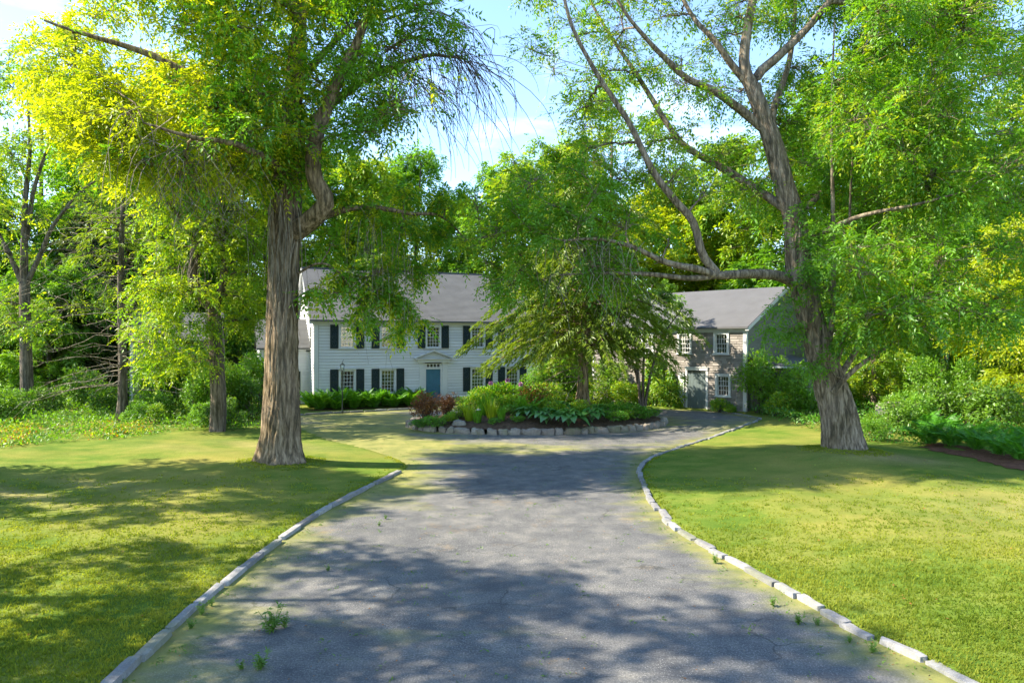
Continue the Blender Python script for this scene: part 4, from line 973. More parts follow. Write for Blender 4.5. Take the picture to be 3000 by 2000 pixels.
def place_conifer(name, kit, loc, label, group=None, rz=0.0, scale=1.0, cat='tree'):
    wood, lf, dead, leaf, bark = kit
    root = thing(name, loc, label, cat, group, rz, scale)
    wood.build('trunk', M[bark], root, True); lf.build('crown', M[leaf], root)
    if dead.n: dead.build('dead_branches', M['twig_pale'], root, True)
    return root
hx, hy = 3.75, 36.0
hem = place_conifer('hemlock_tree', conifer(5, 14.5, 6.2, 3.5, 'needle_olive', 'bark_brown', 28, 8, 0.36, 2.4, 0.32, 0.62, (0.24, 0.07), sparse=0.16, flat_n=16, dead_below=7.0, dead_len=3.0), (hx, hy, 0.45), 'drooping olive-green hemlock growing in the planting bed', cat='tree')
place_conifer('dead_conifer', conifer(6, 17.5, 2.6, 8.0, 'needle_olive', 'bark_dark', 18, 4, 0.25, 0.5, 0.24, 0.7, (0.4, 0.12), sparse=0.45, dead_below=11.0, dead_len=3.6), (*G(357, 1240), -0.1), 'thin straight conifer with bare dead side branches left of the outbuilding')
spruce = place_conifer('dark_spruce', conifer(7, 15, 4.2, 0.6, 'needle_dark', 'bark_dark', 30, 8, 0.3, 0.9, 0.26, 0.75, (0.55, 0.2), flat_n=10), (-31.0, 50, -0.1), 'dark spruce behind the bare conifer')

# leftmost stem: a grey forked trunk with bare brush
T = Tree(14, 7, 0.44, 0.18, 0.075); D0 = 37.0; q = lambda x, y, D=D0: P(x, y, D); rE = np.random.default_rng(404)
T.limb([q(82, 1222), q(78, 1100), q(74, 950), q(72, 830)], 0.33, 0.25, 12, 20); T.limb([q(72, 845), q(40, 770), q(0, 690), q(-60, 560)], 0.17, 0.04, crook=0.02)
T.limb([q(72, 850), q(70, 720), q(78, 580), q(88, 430), q(80, 290)], 0.22, 0.05, crook=0.02); T.limb([q(74, 840), q(120, 740), q(170, 640), q(240, 560), q(330, 500)], 0.15, 0.03, crook=0.02); T.limb([q(78, 700), q(100, 560), q(150, 400), q(190, 200)], 0.13, 0.03, crook=0.02)
cnt = 0
while cnt < 60:
    x = rE.uniform(-160, 400); y = rE.uniform(100, 980); w = rE.uniform(1.2, 2.2)
    T.blob(P(x, y, D0 + rE.uniform(-2.5, 3)), (w, w, w * 0.6), int(rE.uniform(35, 100)), float(rE.uniform(.2, .7)), k=16, rise=0.1, twr=0.013); cnt += 1
T.strands([q(x, y, 35) for x, y in ((150, 700), (60, 850), (230, 800), (200, 900))], 40, 2.0, 0.7, 0.012, 1.2)
plant_tree('forked_tree', T, (*G(82, 1222), -0.1), 'grey multi-forked tree at the far left with bare brushy twigs', 'tree', ['leaf_mid', 'leaf_yellow'], 'bark_dark')

# ------------------------------------------------------------------ small trees near the barn
T = Tree(15, 5, 0.2, 0.13, 0.075); D0 = 40.0; q = lambda x, y, D=D0: P(x, y, D); rF = np.random.default_rng(505)
for pts in ([(1875,1200),(1872,1120),(1862,1030),(1850,940),(1830,870)], [(1882,1200),(1884,1110),(1885,1020),(1890,930),(1910,840)], [(1888,1200),(1900,1120),(1915,1060),(1945,980),(2000,900)], [(1879,1200),(1866,1100),(1830,1000),(1800,930)]):
    T.limb([q(*p) for p in pts], 0.10, 0.03, 8, 18, crook=0.008)
for _ in range(34):
    x = rF.uniform(1770, 1990); y = rF.uniform(830, 1080); w = rF.uniform(0.45, 0.85)
    T.blob(P(x, y, D0 + rF.uniform(-1.3, 1.6)), (w, w, w * 0.55), int(rF.uniform(40, 80)), 0 if rF.random() < 0.7 else 1, rise=0.2, twr=0.009)
for x, y in ((2010, 915), (2030, 940), (1990, 890), (2005, 960)): T.blob(q(x, y), (.5, .5, .3), 35, 0, twr=0.009)
plant_tree('small_tree', T, (*G(1880, 1205), -0.05), 'small many-stemmed tree with dark slender trunks in front of the barn', 'tree', ['leaf_dark', 'leaf_mid'], 'bark_dark')

# ------------------------------------------------------------------ woodland trees: prototypes and copies
def grown_tree(seed, H, Rc, z0, leaf_mats, bark, n_blobs=46, n_spray=70, leafL=0.33, alt_share=0.2, tr=0.28, airy=0.0):
    """straight-boled woodland tree with a rounded, broken crown (built at the origin)"""
    r = np.random.default_rng(seed); T = Tree(seed, 7, leafL * 1.9, leafL * .8, leafL * 0.36)
    T.sk = []; top = np.array([r.normal(0, 0.5), r.normal(0, 0.5), H * 0.95])
    T.limb([(0, 0, -0.2), (r.normal(0, .1), r.normal(0, .1), H * .3), (r.normal(0, .3), r.normal(0, .3), H * .6), top], tr, 0.04, 9, 16)
    T.sk = [p for p in T.sk if p[2] > z0 * 0.7]; T.skr = T.skr[-len(T.sk):]
    for i in range(n_blobs):
        t = (i + r.random()) / n_blobs; z = z0 + (H - z0) * t; prof = Rc * math.sin(math.pi * min(1, 0.16 + 0.80 * t)) ** 0.7
        a = r.uniform(0, 6.28); rad = prof * math.sqrt(r.uniform(0.12, 1)); w = Rc * r.uniform(0.28, 0.52)
        T.blob((math.cos(a) * rad, math.sin(a) * rad, z), (w, w, w * 0.55), int(1.75 * n_spray * r.uniform(0.5, 1.3) * (1 - airy)), float(np.clip(alt_share + r.normal(0, .22), .02, .95)), k=10, twr=0.018, rise=0.2)
    return T
def proto(name, T, leaf_mats, bark):
    return T.wood.mesh('trunk', M[bark], True), T.leaf.mesh('crown', [M[m] for m in leaf_mats])
PR = {
 'green': proto('green', grown_tree(31, 18, 5.0, 4.0, 0, 0, 52, 78), ['leaf_green', 'leaf_mid'], 'bark_dark'),
 'mid': proto('mid', grown_tree(32, 17, 4.6, 3.2, 0, 0, 50, 78, alt_share=0.45), ['leaf_mid', 'leaf_yellow'], 'bark_grey'),
 'tall': proto('tall', grown_tree(33, 22, 4.4, 7.0, 0, 0, 46, 66, alt_share=0.25, tr=0.34), ['leaf_green', 'leaf_yellow'], 'bark_grey'),
 'airy': proto('airy', grown_tree(34, 21, 4.6, 6.0, 0, 0, 44, 60, alt_share=0.4, tr=0.3, airy=0.45), ['leaf_mid', 'leaf_yellow'], 'bark_grey'),
 'dark': proto('dark', grown_tree(35, 16, 4.8, 1.6, 0, 0, 54, 80, alt_share=0.3), ['leaf_mid', 'leaf_green'], 'bark_dark'),
 'yellow': proto('yellow', grown_tree(36, 14, 4.2, 1.6, 0, 0, 48, 80, alt_share=0.6), ['leaf_yellow', 'leaf_sunlit_gold'], 'bark_grey'),
}
def woodland(kind, px, D, top, label, rz, name='woodland_tree', group='woodland trees round the house', squash=1.0):
    H = {'green': 18, 'mid': 17, 'tall': 22, 'airy': 21, 'dark': 16, 'yellow': 14}[kind]; h = CAM_H + (1000 - top) / FOC * D; s = h / H
    root = thing(name, ((px - 1500) / FOC * D, D, -0.15), label, 'tree', group, rz, (s * squash, s * squash, s))
    link('trunk', PR[kind][0], root); link('crown', PR[kind][1], root); return root
W = [
 ('dark', -160, 48, 420, 'dark leafy tree cut by the left edge of the photo', 0.3, 1.0), ('airy', 110, 62, 180, 'pale thin-leaved tree rising behind the far left forked trunk', 1.1, 1.0),
 ('green', 250, 56, 330, 'mid-green tree behind the bare conifer, left side', 2.2, 1.0), ('dark', 150, 45, 760, 'low dark tree between the far left trunk and the bare conifer', 3.0, 1.2),
 ('green', 430, 60, 300, 'green tree behind the outbuilding roof', 0.8, 1.0), ('dark', 500, 53, 640, 'dark green tree right behind the outbuilding', 4.0, 1.1),
 ('tall', 690, 64, 330, 'tall green tree between the forked tree and the big left trunk', 1.9, 1.0), ('mid', 800, 66, 470, 'light green tree behind the big left trunk', 5.0, 1.1),
 ('tall', 960, 68, 430, 'tall tree behind the left end of the white house', 0.5, 1.1), ('mid', 1090, 66, 470, 'bright green tree behind the white house roof, left of the sky gap', 2.9, 1.05), ('green', 1225, 70, 440, 'round-topped tree peaking behind the middle of the house roof', 3.8, 1.0),
 ('mid', 1350, 72, 590, 'low bright tree under the sky gap behind the house', 1.3, 1.1), ('green', 1480, 66, 500, 'green tree behind the right end of the white house', 0.1, 1.1), ('mid', 1590, 60, 420, 'broad light green tree between house and barn', 5.4, 1.1),
 ('yellow', 1950, 70, 560, 'yellow-green tree behind the barn ridge, left part', 2.0, 1.2), ('mid', 2090, 66, 420, 'light tree behind the barn roof under the forked limb', 4.4, 1.1), ('yellow', 2200, 74, 620, 'yellowish tree beyond the right end of the barn roof', 0.9, 1.1),
 ('airy', 1800, 72, 230, 'thin airy tree above the barn, seen through the leaning limbs', 3.3, 1.0), ('green', 2400, 58, 260, 'green tree behind the leaning trunk', 1.0, 1.1), ('tall', 2560, 54, 150, 'tall tree right of the leaning trunk', 2.4, 1.1),
 ('mid', 2650, 62, 330, 'light green tree in the right-hand wood', 0.2, 1.2), ('airy', 2760, 50, 100, 'airy tree with sky behind it near the right edge', 4.9, 1.0), ('green', 2880, 46, 420, 'bushy green tree near the right edge of the wood', 3.6, 1.0),
 ('dark', 2700, 44, 640, 'dark green undergrowth tree behind the right-hand shrubs', 1.5, 1.15), ('dark', 2960, 52, 560, 'dark tree at the right edge behind the yellow one', 2.7, 1.1), ('mid', 2560, 40, 730, 'low leafy tree right behind the leaning trunk', 5.8, 1.1),
 ('tall', 3150, 50, 100, 'tall tree half out of the photo on the right', 0.4, 1.1), ('green', 2480, 48, 620, 'green tree between the barn gable and the right wood', 4.1, 1.0),
 ('mid', 330, 68, 460, 'light green tree far behind the outbuilding, left of it', 2.5, 1.1), ('dark', 620, 58, 760, 'dark bushy tree between outbuilding and white house', 1.7, 1.1), ('green', -20, 54, 560, 'green tree behind the far left forked trunk', 5.1, 1.1),
]
for k, px, D, top, lab, rz, sq in W: woodland(k, px, D, top, lab, rz, squash=sq)
yl = woodland('yellow', 3010, 33, 640, 'small golden-leaved tree at the right edge of the photo', 0.6, 'golden_tree', None, 1.0)
cedar = place_conifer('conifer', conifer(9, 20, 3.0, 2.5, 'needle_olive', 'bark_brown', 36, 7, 0.3, 0.8, 0.3, 0.75, (0.6, 0.2), flat_n=10), (5.6, 58, -0.15), 'tall narrow olive conifer between house and barn, behind the hemlock')
for px, D, top, lab, rz in ((330, 52, 560, 'dark spruce straight behind the bare conifer trunk', 1.0), (210, 47, 640, 'dark spruce between far left trunk and bare conifer', 2.0), (470, 56, 520, 'dark spruce behind the outbuilding', 4.0), (2930, 58, 480, 'dark spruce in the right-hand wood', 3.0), (2790, 60, 560, 'dark spruce behind the airy tree on the right', 5.0)):
    c = copy_tree(spruce); s = (CAM_H + (1000 - top) / FOC * D) / 15; c.location = ((px - 1500) / FOC * D, D, -0.15); c.rotation_euler.z = rz; c.scale = (s * 0.9, s * 0.9, s); c['label'] = lab; c['group'] = 'dark spruces in the woodland'
spruce['group'] = 'dark spruces in the woodland'; spruce['label'] = 'dark spruce partly out of the photo at the far left'
# trees that stand left of the photo and shade the lawn and drive
for k, x, y, H, rz, lab in (('airy', -12.6, 7.2, 15, 0.2, 'thin-leaved tree left of the photo shading the near drive'), ('airy', -14.4, 10.2, 13.5, 1.4, 'light green tree left of the photo shading the left lawn'), ('green', -19.8, 17.8, 14, 2.6, 'green tree left of the photo, level with the big left trunk'), ('airy', -11.2, 4.6, 13, 3.9, 'thin-leaved tree left of the photo, nearest the viewer')):
    s = H / {'green': 18, 'mid': 17, 'airy': 21}[k]; root = thing('lawn_tree', (x, y, -0.1), lab, 'tree', 'trees left of the photo', rz, s)
    link('trunk', PR[k][0], root); link('crown', PR[k][1], root)
# a far wood closing every gap low down
r = np.random.default_rng(77); b = Buf(); N = 46000
a = r.uniform(R(38), R(142), N); D = r.uniform(78, 100, N); hmax = 11 + 3 * np.sin(a * 23) + 2 * np.sin(a * 61 + 1); z = hmax * r.random(N) ** 0.8
pos = np.c_[np.cos(a) * D, np.sin(a) * D, z]; ll = r.uniform(0.6, 1.2, N)
b.quads(leaf_quads(pos, r.normal(0, 1, (N, 3)), np.array([0, -0.6, 1.0]) + r.normal(0, 0.5, (N, 3)), ll, ll * 0.6))
tag(b.build('woodland', M['leaf_mid']), kind='stuff')

# ------------------------------------------------------------------ shrubs, ferns and bed plants
def shrub_mesh(seed, w, h, n, L, mats, mi_p=0.3, lumps=9, stems=6):
    r = np.random.default_rng(seed); lf, st = Buf(), Buf()
    for i in range(lumps):
        c = np.array([r.uniform(-.62, .62) * w, r.uniform(-.62, .62) * w, h * r.uniform(0.3, 0.80)]); rad = np.array([w * r.uniform(.3, .5), w * r.uniform(.3, .5), h * r.uniform(.18, .3)]); k = n // lumps
        u = nrm(r.normal(0, 1, (k, 3))) * r.uniform(0.3, 1, (k, 1)) ** 0.5; p = c + u * rad; p[:, 2] = np.maximum(p[:, 2], 0.04)
        ll = L * r.uniform(0.6, 1.3, k); lf.quads(leaf_quads(p, u + r.normal(0, .6, (k, 3)), np.array([0, 0, 1.0]) + u * 0.6 + r.normal(0, .4, (k, 3)), ll, ll * 0.5), (r.random(k) < mi_p).astype(int))
        e = c; tt = np.linspace(0, 1, 5)[:, None]; p0 = np.array([r.uniform(-.15, .15) * w, r.uniform(-.15, .15) * w, -0.05]); st.tube(p0 * (1 - tt) + e * tt + np.array([0, 0, 1]) * 0.1 * h * np.sin(tt * math.pi), np.linspace(0.03, 0.01, 5) * min(1, h), 4)
        j = 5; ends = c + nrm(r.normal(0, 1, (j, 3))) * rad; st.tubes(c[None, None] * (1 - tt[None]) + ends[:, None] * tt[None], np.repeat(np.linspace(.009, .003, 5)[None], j, 0), 3)
    return st.mesh('stems', M['bark_dark'], True), lf.mesh('foliage', [M[m] for m in mats])
SH = {'dark': shrub_mesh(1, 1.2, 1.7, 2600, .14, ['leaf_dark', 'leaf_mid']), 'green': shrub_mesh(2, 1.1, 1.5, 2600, .13, ['leaf_green', 'leaf_mid']), 'light': shrub_mesh(3, 1.0, 1.5, 2600, .12, ['leaf_yellow', 'leaf_green'], .5),
      'tall': shrub_mesh(4, 1.2, 3.2, 3600, .16, ['leaf_mid', 'leaf_green'], .4, 14), 'red': shrub_mesh(5, 0.62, 1.25, 2400, .085, ['leaf_red', 'leaf_copper'], .45, 12), 'copper': shrub_mesh(6, 0.6, 1.0, 1500, .09, ['leaf_copper', 'leaf_fern'], .45, 9),
      'low': shrub_mesh(7, 0.7, 0.55, 1300, .09, ['leaf_dark', 'leaf_fern_deep'], .5, 9), 'fresh': shrub_mesh(8, 0.7, 0.9, 1800, .10, ['leaf_fern', 'leaf_yellow'], .4, 9)}
def shrub(kind, x, y, s, label, name='shrub', group=None, z=None, rz=None, cat='shrub', sc=None):
    o = thing(name, (x, y, gz(x, y) - 0.03 if z is None else z), label, cat, group, random.uniform(0, 6.28) if rz is None else rz, sc or s)
    link('stems', SH[kind][0], o); link('foliage', SH[kind][1], o); return o
def at(px, py, D=None):
    if D is None: return G(px, py)
    return ((px - 1500) / FOC * D, D)

# ferns: fronds are parts
def frond_mesh(seed, L, W, mats, pairs=17, arch=0.75):
    r = np.random.default_rng(seed); b = Buf(); t = np.linspace(0.10, 1, pairs); ang = 1.25 - 1.55 * t * arch
    st = np.linspace(0, 1, 14); sa = 1.25 - 1.55 * st * arch; xs_ = np.r_[0, np.cumsum(np.cos(sa[:-1]) / 13)] * L; zs_ = np.r_[0, np.cumsum(np.sin(sa[:-1]) / 13)] * L
    b.tube(np.c_[xs_, np.zeros(14), zs_], np.linspace(0.009, 0.003, 14), 3)
    px_, pz = np.interp(t, st, xs_), np.interp(t, st, zs_)
    for sg in (1, -1):
        p = np.c_[px_, np.zeros(pairs), pz]; d = np.c_[0.35 * np.cos(ang), np.full(pairs, sg * 1.0), 0.35 * np.sin(ang) - 0.18] + r.normal(0, .06, (pairs, 3))
        ll = W * np.sin(np.pi * (0.16 + 0.80 * t)) ** 0.9; up = np.c_[-np.sin(ang), np.zeros(pairs), np.cos(ang)]
        b.quads(leaf_quads(p, d, up, ll, np.full(pairs, L / pairs * 1.05), 0.2))
    return b.mesh('frond', [M[m] for m in mats])
FR = [frond_mesh(i, 1.35, 0.26, ['leaf_fern']) for i in range(3)]; FRD = [frond_mesh(10 + i, 1.1, 0.26, ['leaf_fern_deep'], arch=0.9) for i in range(3)]
def fern(x, y, z, n, s, label, frs=FR, group=None, name='fern'):
    o = thing(name, (x, y, z), label, 'fern', group)
    for i in range(n):
        a = i * 2.399 + random.uniform(-.3, .3); rad = random.uniform(0.02, 0.16); f = link('frond', random.choice(frs), o, (math.cos(a) * rad, math.sin(a) * rad, 0), a)
        f.rotation_euler = (random.gauss(0, .12), random.uniform(-.38, .12), a); f.scale = (s * random.uniform(.75, 1.15),) * 3
    return o
def H2W(x, y): return (-12.2 + x * math.cos(TH) - y * math.sin(TH), 42.1 + x * math.sin(TH) + y * math.cos(TH))
spots = ['at the left front corner of the house', 'left of the leftmost ground-floor window', 'under the leftmost ground-floor window, behind the lamp post', 'just right of the lamp post', 'between the two left ground-floor windows', 'under the second ground-floor window', 'right of the second ground-floor window', 'left of the door, against the wall', 'nearest the front door on its left', 'between door and second window at the front edge', 'under the second window at the front edge']
fx = [(-0.2, -1.0), (0.8, -1.3), (1.7, -1.0), (2.6, -1.3), (3.4, -1.0), (4.2, -1.3), (5.0, -1.0), (5.75, -1.2), (6.3, -0.9), (5.6, -1.9), (4.5, -2.0), (3.3, -1.9), (2.1, -1.95), (1.1, -2.0), (0.1, -1.8)]
for i, (u, v) in enumerate(fx):
    x, y = H2W(u, v); fern(x, y, 0.0, 32, random.uniform(0.9, 1.12), 'tall bright fern ' + (spots[i] if i < len(spots) else ['in the front edge of the fern row, left of the lamp post', 'in the front edge of the fern row, behind the lamp post', 'in the front edge of the fern row under the leftmost window', 'at the left front end of the fern row'][i - 11]), group='ferns along the house front')
b = Buf(); c0 = [H2W(-0.6, -2.6), H2W(6.6, -2.6), H2W(6.6, 0), H2W(-0.6, 0)]; b.add([(x, y, 0.10) for x, y in c0], [(0, 1, 2, 3)]); tag(b.build('fern_border', M['mulch']), kind='structure')
for i, (x, y) in enumerate([at(2720, 1310), at(2790, 1318), at(2860, 1330), at(2930, 1345), at(2990, 1360), at(2760, 1290), at(2850, 1300), at(2950, 1312), at(3040, 1330), at(2700, 1275)]):
    fern(x, y, gz(x, y), 18, random.uniform(.95, 1.2), 'dark green fern ' + ['at the left end of the fern patch on the right', 'in front of the right fern patch, second from its left end', 'in the middle front of the right fern patch', 'in the right front of the fern patch above the bark mulch', 'at the right edge of the photo above the mulch', 'in the second row of the right fern patch, left', 'in the second row of the right fern patch, middle', 'in the second row of the right fern patch, right', 'just past the right edge of the fern patch', 'behind the left end of the fern patch near the leaning tree'][i], FRD, 'ferns at the wood edge on the right')
b = Buf(); mp = [at(2720, 1330), at(2820, 1350), at(2920, 1372), at(3020, 1390), at(3100, 1375), at(3000, 1350), at(2820, 1320), at(2720, 1305)]
mp = smooth2(mp + mp[:1], 90)[:-1] + np.random.default_rng(4).normal(0, .13, (89, 2)); mp = [tuple(p_) for p_ in mp]; n_ = len(mp); cx_, cy_ = np.mean(mp, 0); b.add([(cx_, cy_, gz(cx_, cy_) + .03)] + [(x, y, gz(x, y) + .02) for x, y in mp], None, [(0, 1 + i, 1 + (i + 1) % n_) for i in range(n_)]); tag(b.build('bark_mulch_strip', M['mulch_red']), kind='structure')

# bed plants
def bedp(px, py, D=None): x, y = at(px, py, D); return x, y, bed_z(x, y)
x, y, z = bedp(1245, 1230, 32.3); shrub('red', x, y, 1.25, 'large red-brown leaved shrub at the left end of the planting bed', 'barberry_shrub', z=z)
x, y, z = bedp(1310, 1228, 33.4); shrub('red', x, y, 1.0, 'smaller red-brown shrub just right of the large one in the bed', 'barberry_shrub', z=z)
x, y, z = bedp(1265, 1250, 31.3); shrub('low', x, y, 0.95, 'low dark green plant in front of the red-brown shrub', 'ground_plant', z=z, cat='plant')
x, y, z = bedp(1225, 1245, 31.4); shrub('low', x, y, 0.7, 'low green plant at the left tip of the bed', 'ground_plant', z=z, cat='plant')
x, y, z = bedp(1315, 1235, 31.6); shrub('fresh', x, y, 0.62, 'small fresh green plant with coppery tips in front of the red-brown shrubs', 'ground_plant', z=z, cat='plant')
x, y, z = bedp(1560, 1210, 34.8); shrub('copper', x, y, 1.5, 'coppery orange-green shrub in the middle of the bed', 'copper_shrub', z=z)
x, y, z = bedp(1612, 1205, 35.0)
sc_m = shrub_mesh(9, 0.5, 0.9, 900, .08, ['leaf_fern', 'leaf_scarlet'], .4, 8); o = thing('azalea', (x, y, z), 'azalea with scarlet flower clusters right of the copper shrub', 'shrub'); link('stems', sc_m[0], o); link('foliage', sc_m[1], o)
for px, py, D, s, lab in ((1420, 1205, 35.6, 1.5, 'fresh green shrub behind the iris clumps in the bed'), (1370, 1200, 36.0, 1.0, 'pale green shrub right of the front door in the bed back'), (1670, 1205, 36.3, 1.1, 'bright green shrub left of the hemlock trunk'), (1780, 1205, 36.2, 0.85, 'green shrub right of the hemlock trunk')):
    x, y, z = bedp(px, py, D); shrub('fresh', x, y, s, lab, z=max(z, .05), group='green shrubs in the planting bed')
rh = shrub_mesh(12, 0.9, 1.15, 2400, .13, ['leaf_fern', 'leaf_yellow'], .3, 10); x, y, z = bedp(1480, 1195, 36.0); o = thing('rhododendron', (x, y, z), 'rounded rhododendron with a few pink flowers at the back of the bed', 'shrub'); o.scale = (1.35,) * 3; link('stems', rh[0], o); link('foliage', rh[1], o)
r = np.random.default_rng(5); pm = Buf(); u = nrm(r.normal(0, 1, (60, 3))); pm.quads(leaf_quads(u * .02, u, np.roll(u, 1, 1), np.full(60, .09), np.full(60, .06))); pmesh = pm.mesh('flower', M['petal_pink'])
for p in ((.1, -.5, 1.22), (-.55, -.45, 1.1), (.6, -.3, 1.05)): link('flower', pmesh, o, p)
def blades(seed, n, h, mat, w=0.045, spread=0.22):
    r = np.random.default_rng(seed); b = Buf(); a = r.uniform(0, 6.28, n); rad = spread * np.sqrt(r.random(n)); p = np.c_[np.cos(a) * rad, np.sin(a) * rad, np.zeros(n)]; d = np.c_[np.cos(a), np.sin(a), np.zeros(n)] * r.uniform(0.05, .4, (n, 1)); H = h * r.uniform(.6, 1.1, (n, 1)); s = np.c_[-np.sin(a), np.cos(a), np.zeros(n)] * w * .5
    m1 = p + d * H * .4 + np.array([0, 0, 1]) * H * .55; e = p + d * H * 1.1 + np.array([0, 0, 1]) * H
    b.quads(np.stack([p - s * .7, p + s * .7, m1 + s, m1 - s], 1)); b.tris(np.stack([m1 - s, m1 + s, e], 1)); return b.mesh('leaves', M[mat])
bm1, bm2 = blades(1, 70, .95, 'leaf_fern'), blades(2, 60, .85, 'leaf_yellow')
for px, D, me, s, lab in ((1375, 31.9, bm2, 1.0, 'clump of upright yellowish iris leaves, leftmost in the bed'), (1400, 31.4, bm1, .9, 'clump of green iris leaves at the front of the bed'), (1440, 32.2, bm2, 1.15, 'tall yellow-tipped iris clump in the bed'), (1470, 31.6, bm1, .8, 'green sword-leaved clump left of the bare soil'), (1420, 33.2, bm1, 1.2, 'tall sword-leaved clump behind the other irises'), (1530, 33.4, bm1, .95, 'sword-leaved clump behind the bare soil')):
    x, y, z = bedp(px, 1200, D); o = thing('iris', (x, y, z), lab, 'plant', 'iris clumps in the planting bed', 0, s); link('leaves', me, o)
def big_leaf(seed, L=0.34, W=0.25):
    r = np.random.default_rng(seed); b = Buf(); t = np.linspace(0, 1, 7); w = W / 2 * np.sin(np.pi * (0.04 + .96 * t) ** 0.75) ** .9; w[-1] = 0; x = 0.22 + L * t; z = 0.26 + 0.05 * np.sin(t * 2.5) - 0.17 * t * t
    v = np.r_[np.c_[x, w, z + w * .25], np.c_[x, 0 * w, z], np.c_[x, -w, z + w * .25]]; b.add(v, [(i, i + 1, 7 + i + 1, 7 + i) for i in range(6)] + [(7 + i, 7 + i + 1, 14 + i + 1, 14 + i) for i in range(6)])
    b.tube(np.array([(0, 0, 0), (.1, 0, .17), (.22, 0, .26)]), [.009, .008, .006], 4); return b.mesh('leaf', M['leaf_hosta'], True)
HL_ = [big_leaf(i, .36 + .03 * i, .27 + .02 * i) for i in range(3)]
def hosta(x, y, z, n, s, label):
    o = thing('hosta', (x, y, z), label, 'plant', 'hostas in the planting bed', 0)
    for i in range(n):
        a = i * 2.399; k = (i + 1) / n; f = link('leaf', HL_[i % 3], o, (0, 0, 0.30 * (1 - k) * s)); f.rotation_euler = (random.gauss(0, .15), -0.45 * (1 - k) + random.gauss(.05, .1), a); f.scale = (s * (0.6 + .6 * k),) * 3
for px, D, n, s, lab in ((1600, 31.0, 30, 1.3, 'big dark green hosta at the front of the bed, left one'), (1665, 30.75, 30, 1.4, 'big dark green hosta spilling over the edging stones'), (1735, 31.5, 26, 1.25, 'broad-leaved hosta right of the largest hosta'), (1550, 32.0, 22, 1.1, 'smaller hosta at the right of the bare soil'), (1640, 33.0, 24, 1.2, 'hosta behind the two big front hostas'), (1750, 33.4, 20, 1.0, 'hosta at the foot of the hemlock trunk')):
    x, y, z = bedp(px, 1200, D); hosta(x, y, z, n, s, lab)
for px, D, s, lab in ((1800, 32.8, 1.1, 'low dark groundcover plant right of the hostas'), (1840, 33.3, 1.2, 'low dark groundcover plant in the right half of the bed'), (1880, 33.9, 1.0, 'low dark groundcover plant near the right tip of the bed'), (1905, 34.6, .8, 'low plant at the right tip of the bed'), (1780, 33.8, 1.1, 'low dark plant behind the groundcover, right of the hemlock'), (1840, 35.0, 1.2, 'dark twiggy groundcover at the back right of the bed')):
    x, y, z = bedp(px, 1200, D); shrub('low', x, y, s, lab, 'ground_plant', 'groundcover plants in the bed', z=z, cat='plant')
for px, D, lab in ((1510, 34.2, 'fern in the bed left of the copper shrub'), (1545, 33.2, 'arching fern at the back of the bare soil'), (1450, 34.4, 'fern behind the tall irises')):
    x, y, z = bedp(px, 1200, D); fern(x, y, z, 14, .75, lab, FR, 'ferns in the planting bed')
x, y, z = bedp(1402, 1200, 31.2); o = thing('garden_marker', (x, y, z), 'small white disc on a thin stake among the iris leaves', 'garden marker'); b = Buf(); b.tube(np.array([(0, 0, -.1), (0, 0, .3), (0, 0, .62)]), [.008] * 3, 6); b.build('stake', M['iron_black'], o); b = Buf(); b.tube(np.array([(0, 0, .62), (0, 0, .625), (0, 0, .665), (0, 0, .67)]), [.005, .10, .08, .005], 14); b.build('disc', M['paint_trim'], o, True)
o = link('boulder', stone_mesh('boulder', .55, .45, .42, M['boulder_grey'], 91, .1, 3, .4), None, (*bedp(1345, 1235, 31.2)[:2], .3)); tag(o, 'mottled grey rock among the plants at the front left of the bed', 'rock')
for px, py, s, lab in ((2612, 1215, 1.3, 'grey boulder in the shrubs right of the leaning tree'), (2590, 1226, .8, 'smaller grey rock below the boulder right of the leaning tree')):
    x, y = at(px, py); o = link('boulder', stone_mesh('boulder', 1.2 * s, .9 * s, .8 * s, M['boulder_grey'], int(px), .1, 3, .4), None, (x, y, .2)); tag(o, lab, 'rock')

for px, D, k, s_, lab in ((1790, 31.9, 'low', 1.0, 'dark low plant at the front right edging stones, next to the hostas'), (1830, 32.4, 'fresh', .6, 'small light plant between the dark groundcovers at the right'), (1700, 32.4, 'fresh', .75, 'light leafy plant behind the spilling hosta'), (1510, 31.2, 'low', .6, 'small low plant in the bare soil near the edging'), (1630, 32.3, 'fresh', .85, 'light leafy plant behind the left front hosta'), (1690, 33.6, 'fresh', .8, 'bright leafy plant between hosta and hemlock trunk'), (1500, 33.0, 'low', 1.0, 'dark low plant on the bare soil of the bed'), (1470, 34.2, 'fresh', 1.0, 'light green leafy plant behind the sword-leaved clumps'), (1600, 34.0, 'fresh', .9, 'light green plant under the copper shrub'), (1810, 34.3, 'fresh', .7, 'fresh green plant right of the hemlock foot'), (1860, 33.0, 'low', 1.1, 'dark low plant hanging over the right edging stones'), (1350, 32.6, 'fresh', .7, 'fresh green plant between red-brown shrub and irises'), (1455, 31.0, 'low', .55, 'small low plant at the front edging stones')):
    x, y, z = bedp(px, 1200, D); shrub(k, x, y, s_, lab, 'ground_plant', 'groundcover plants in the bed', z=z, cat='plant')
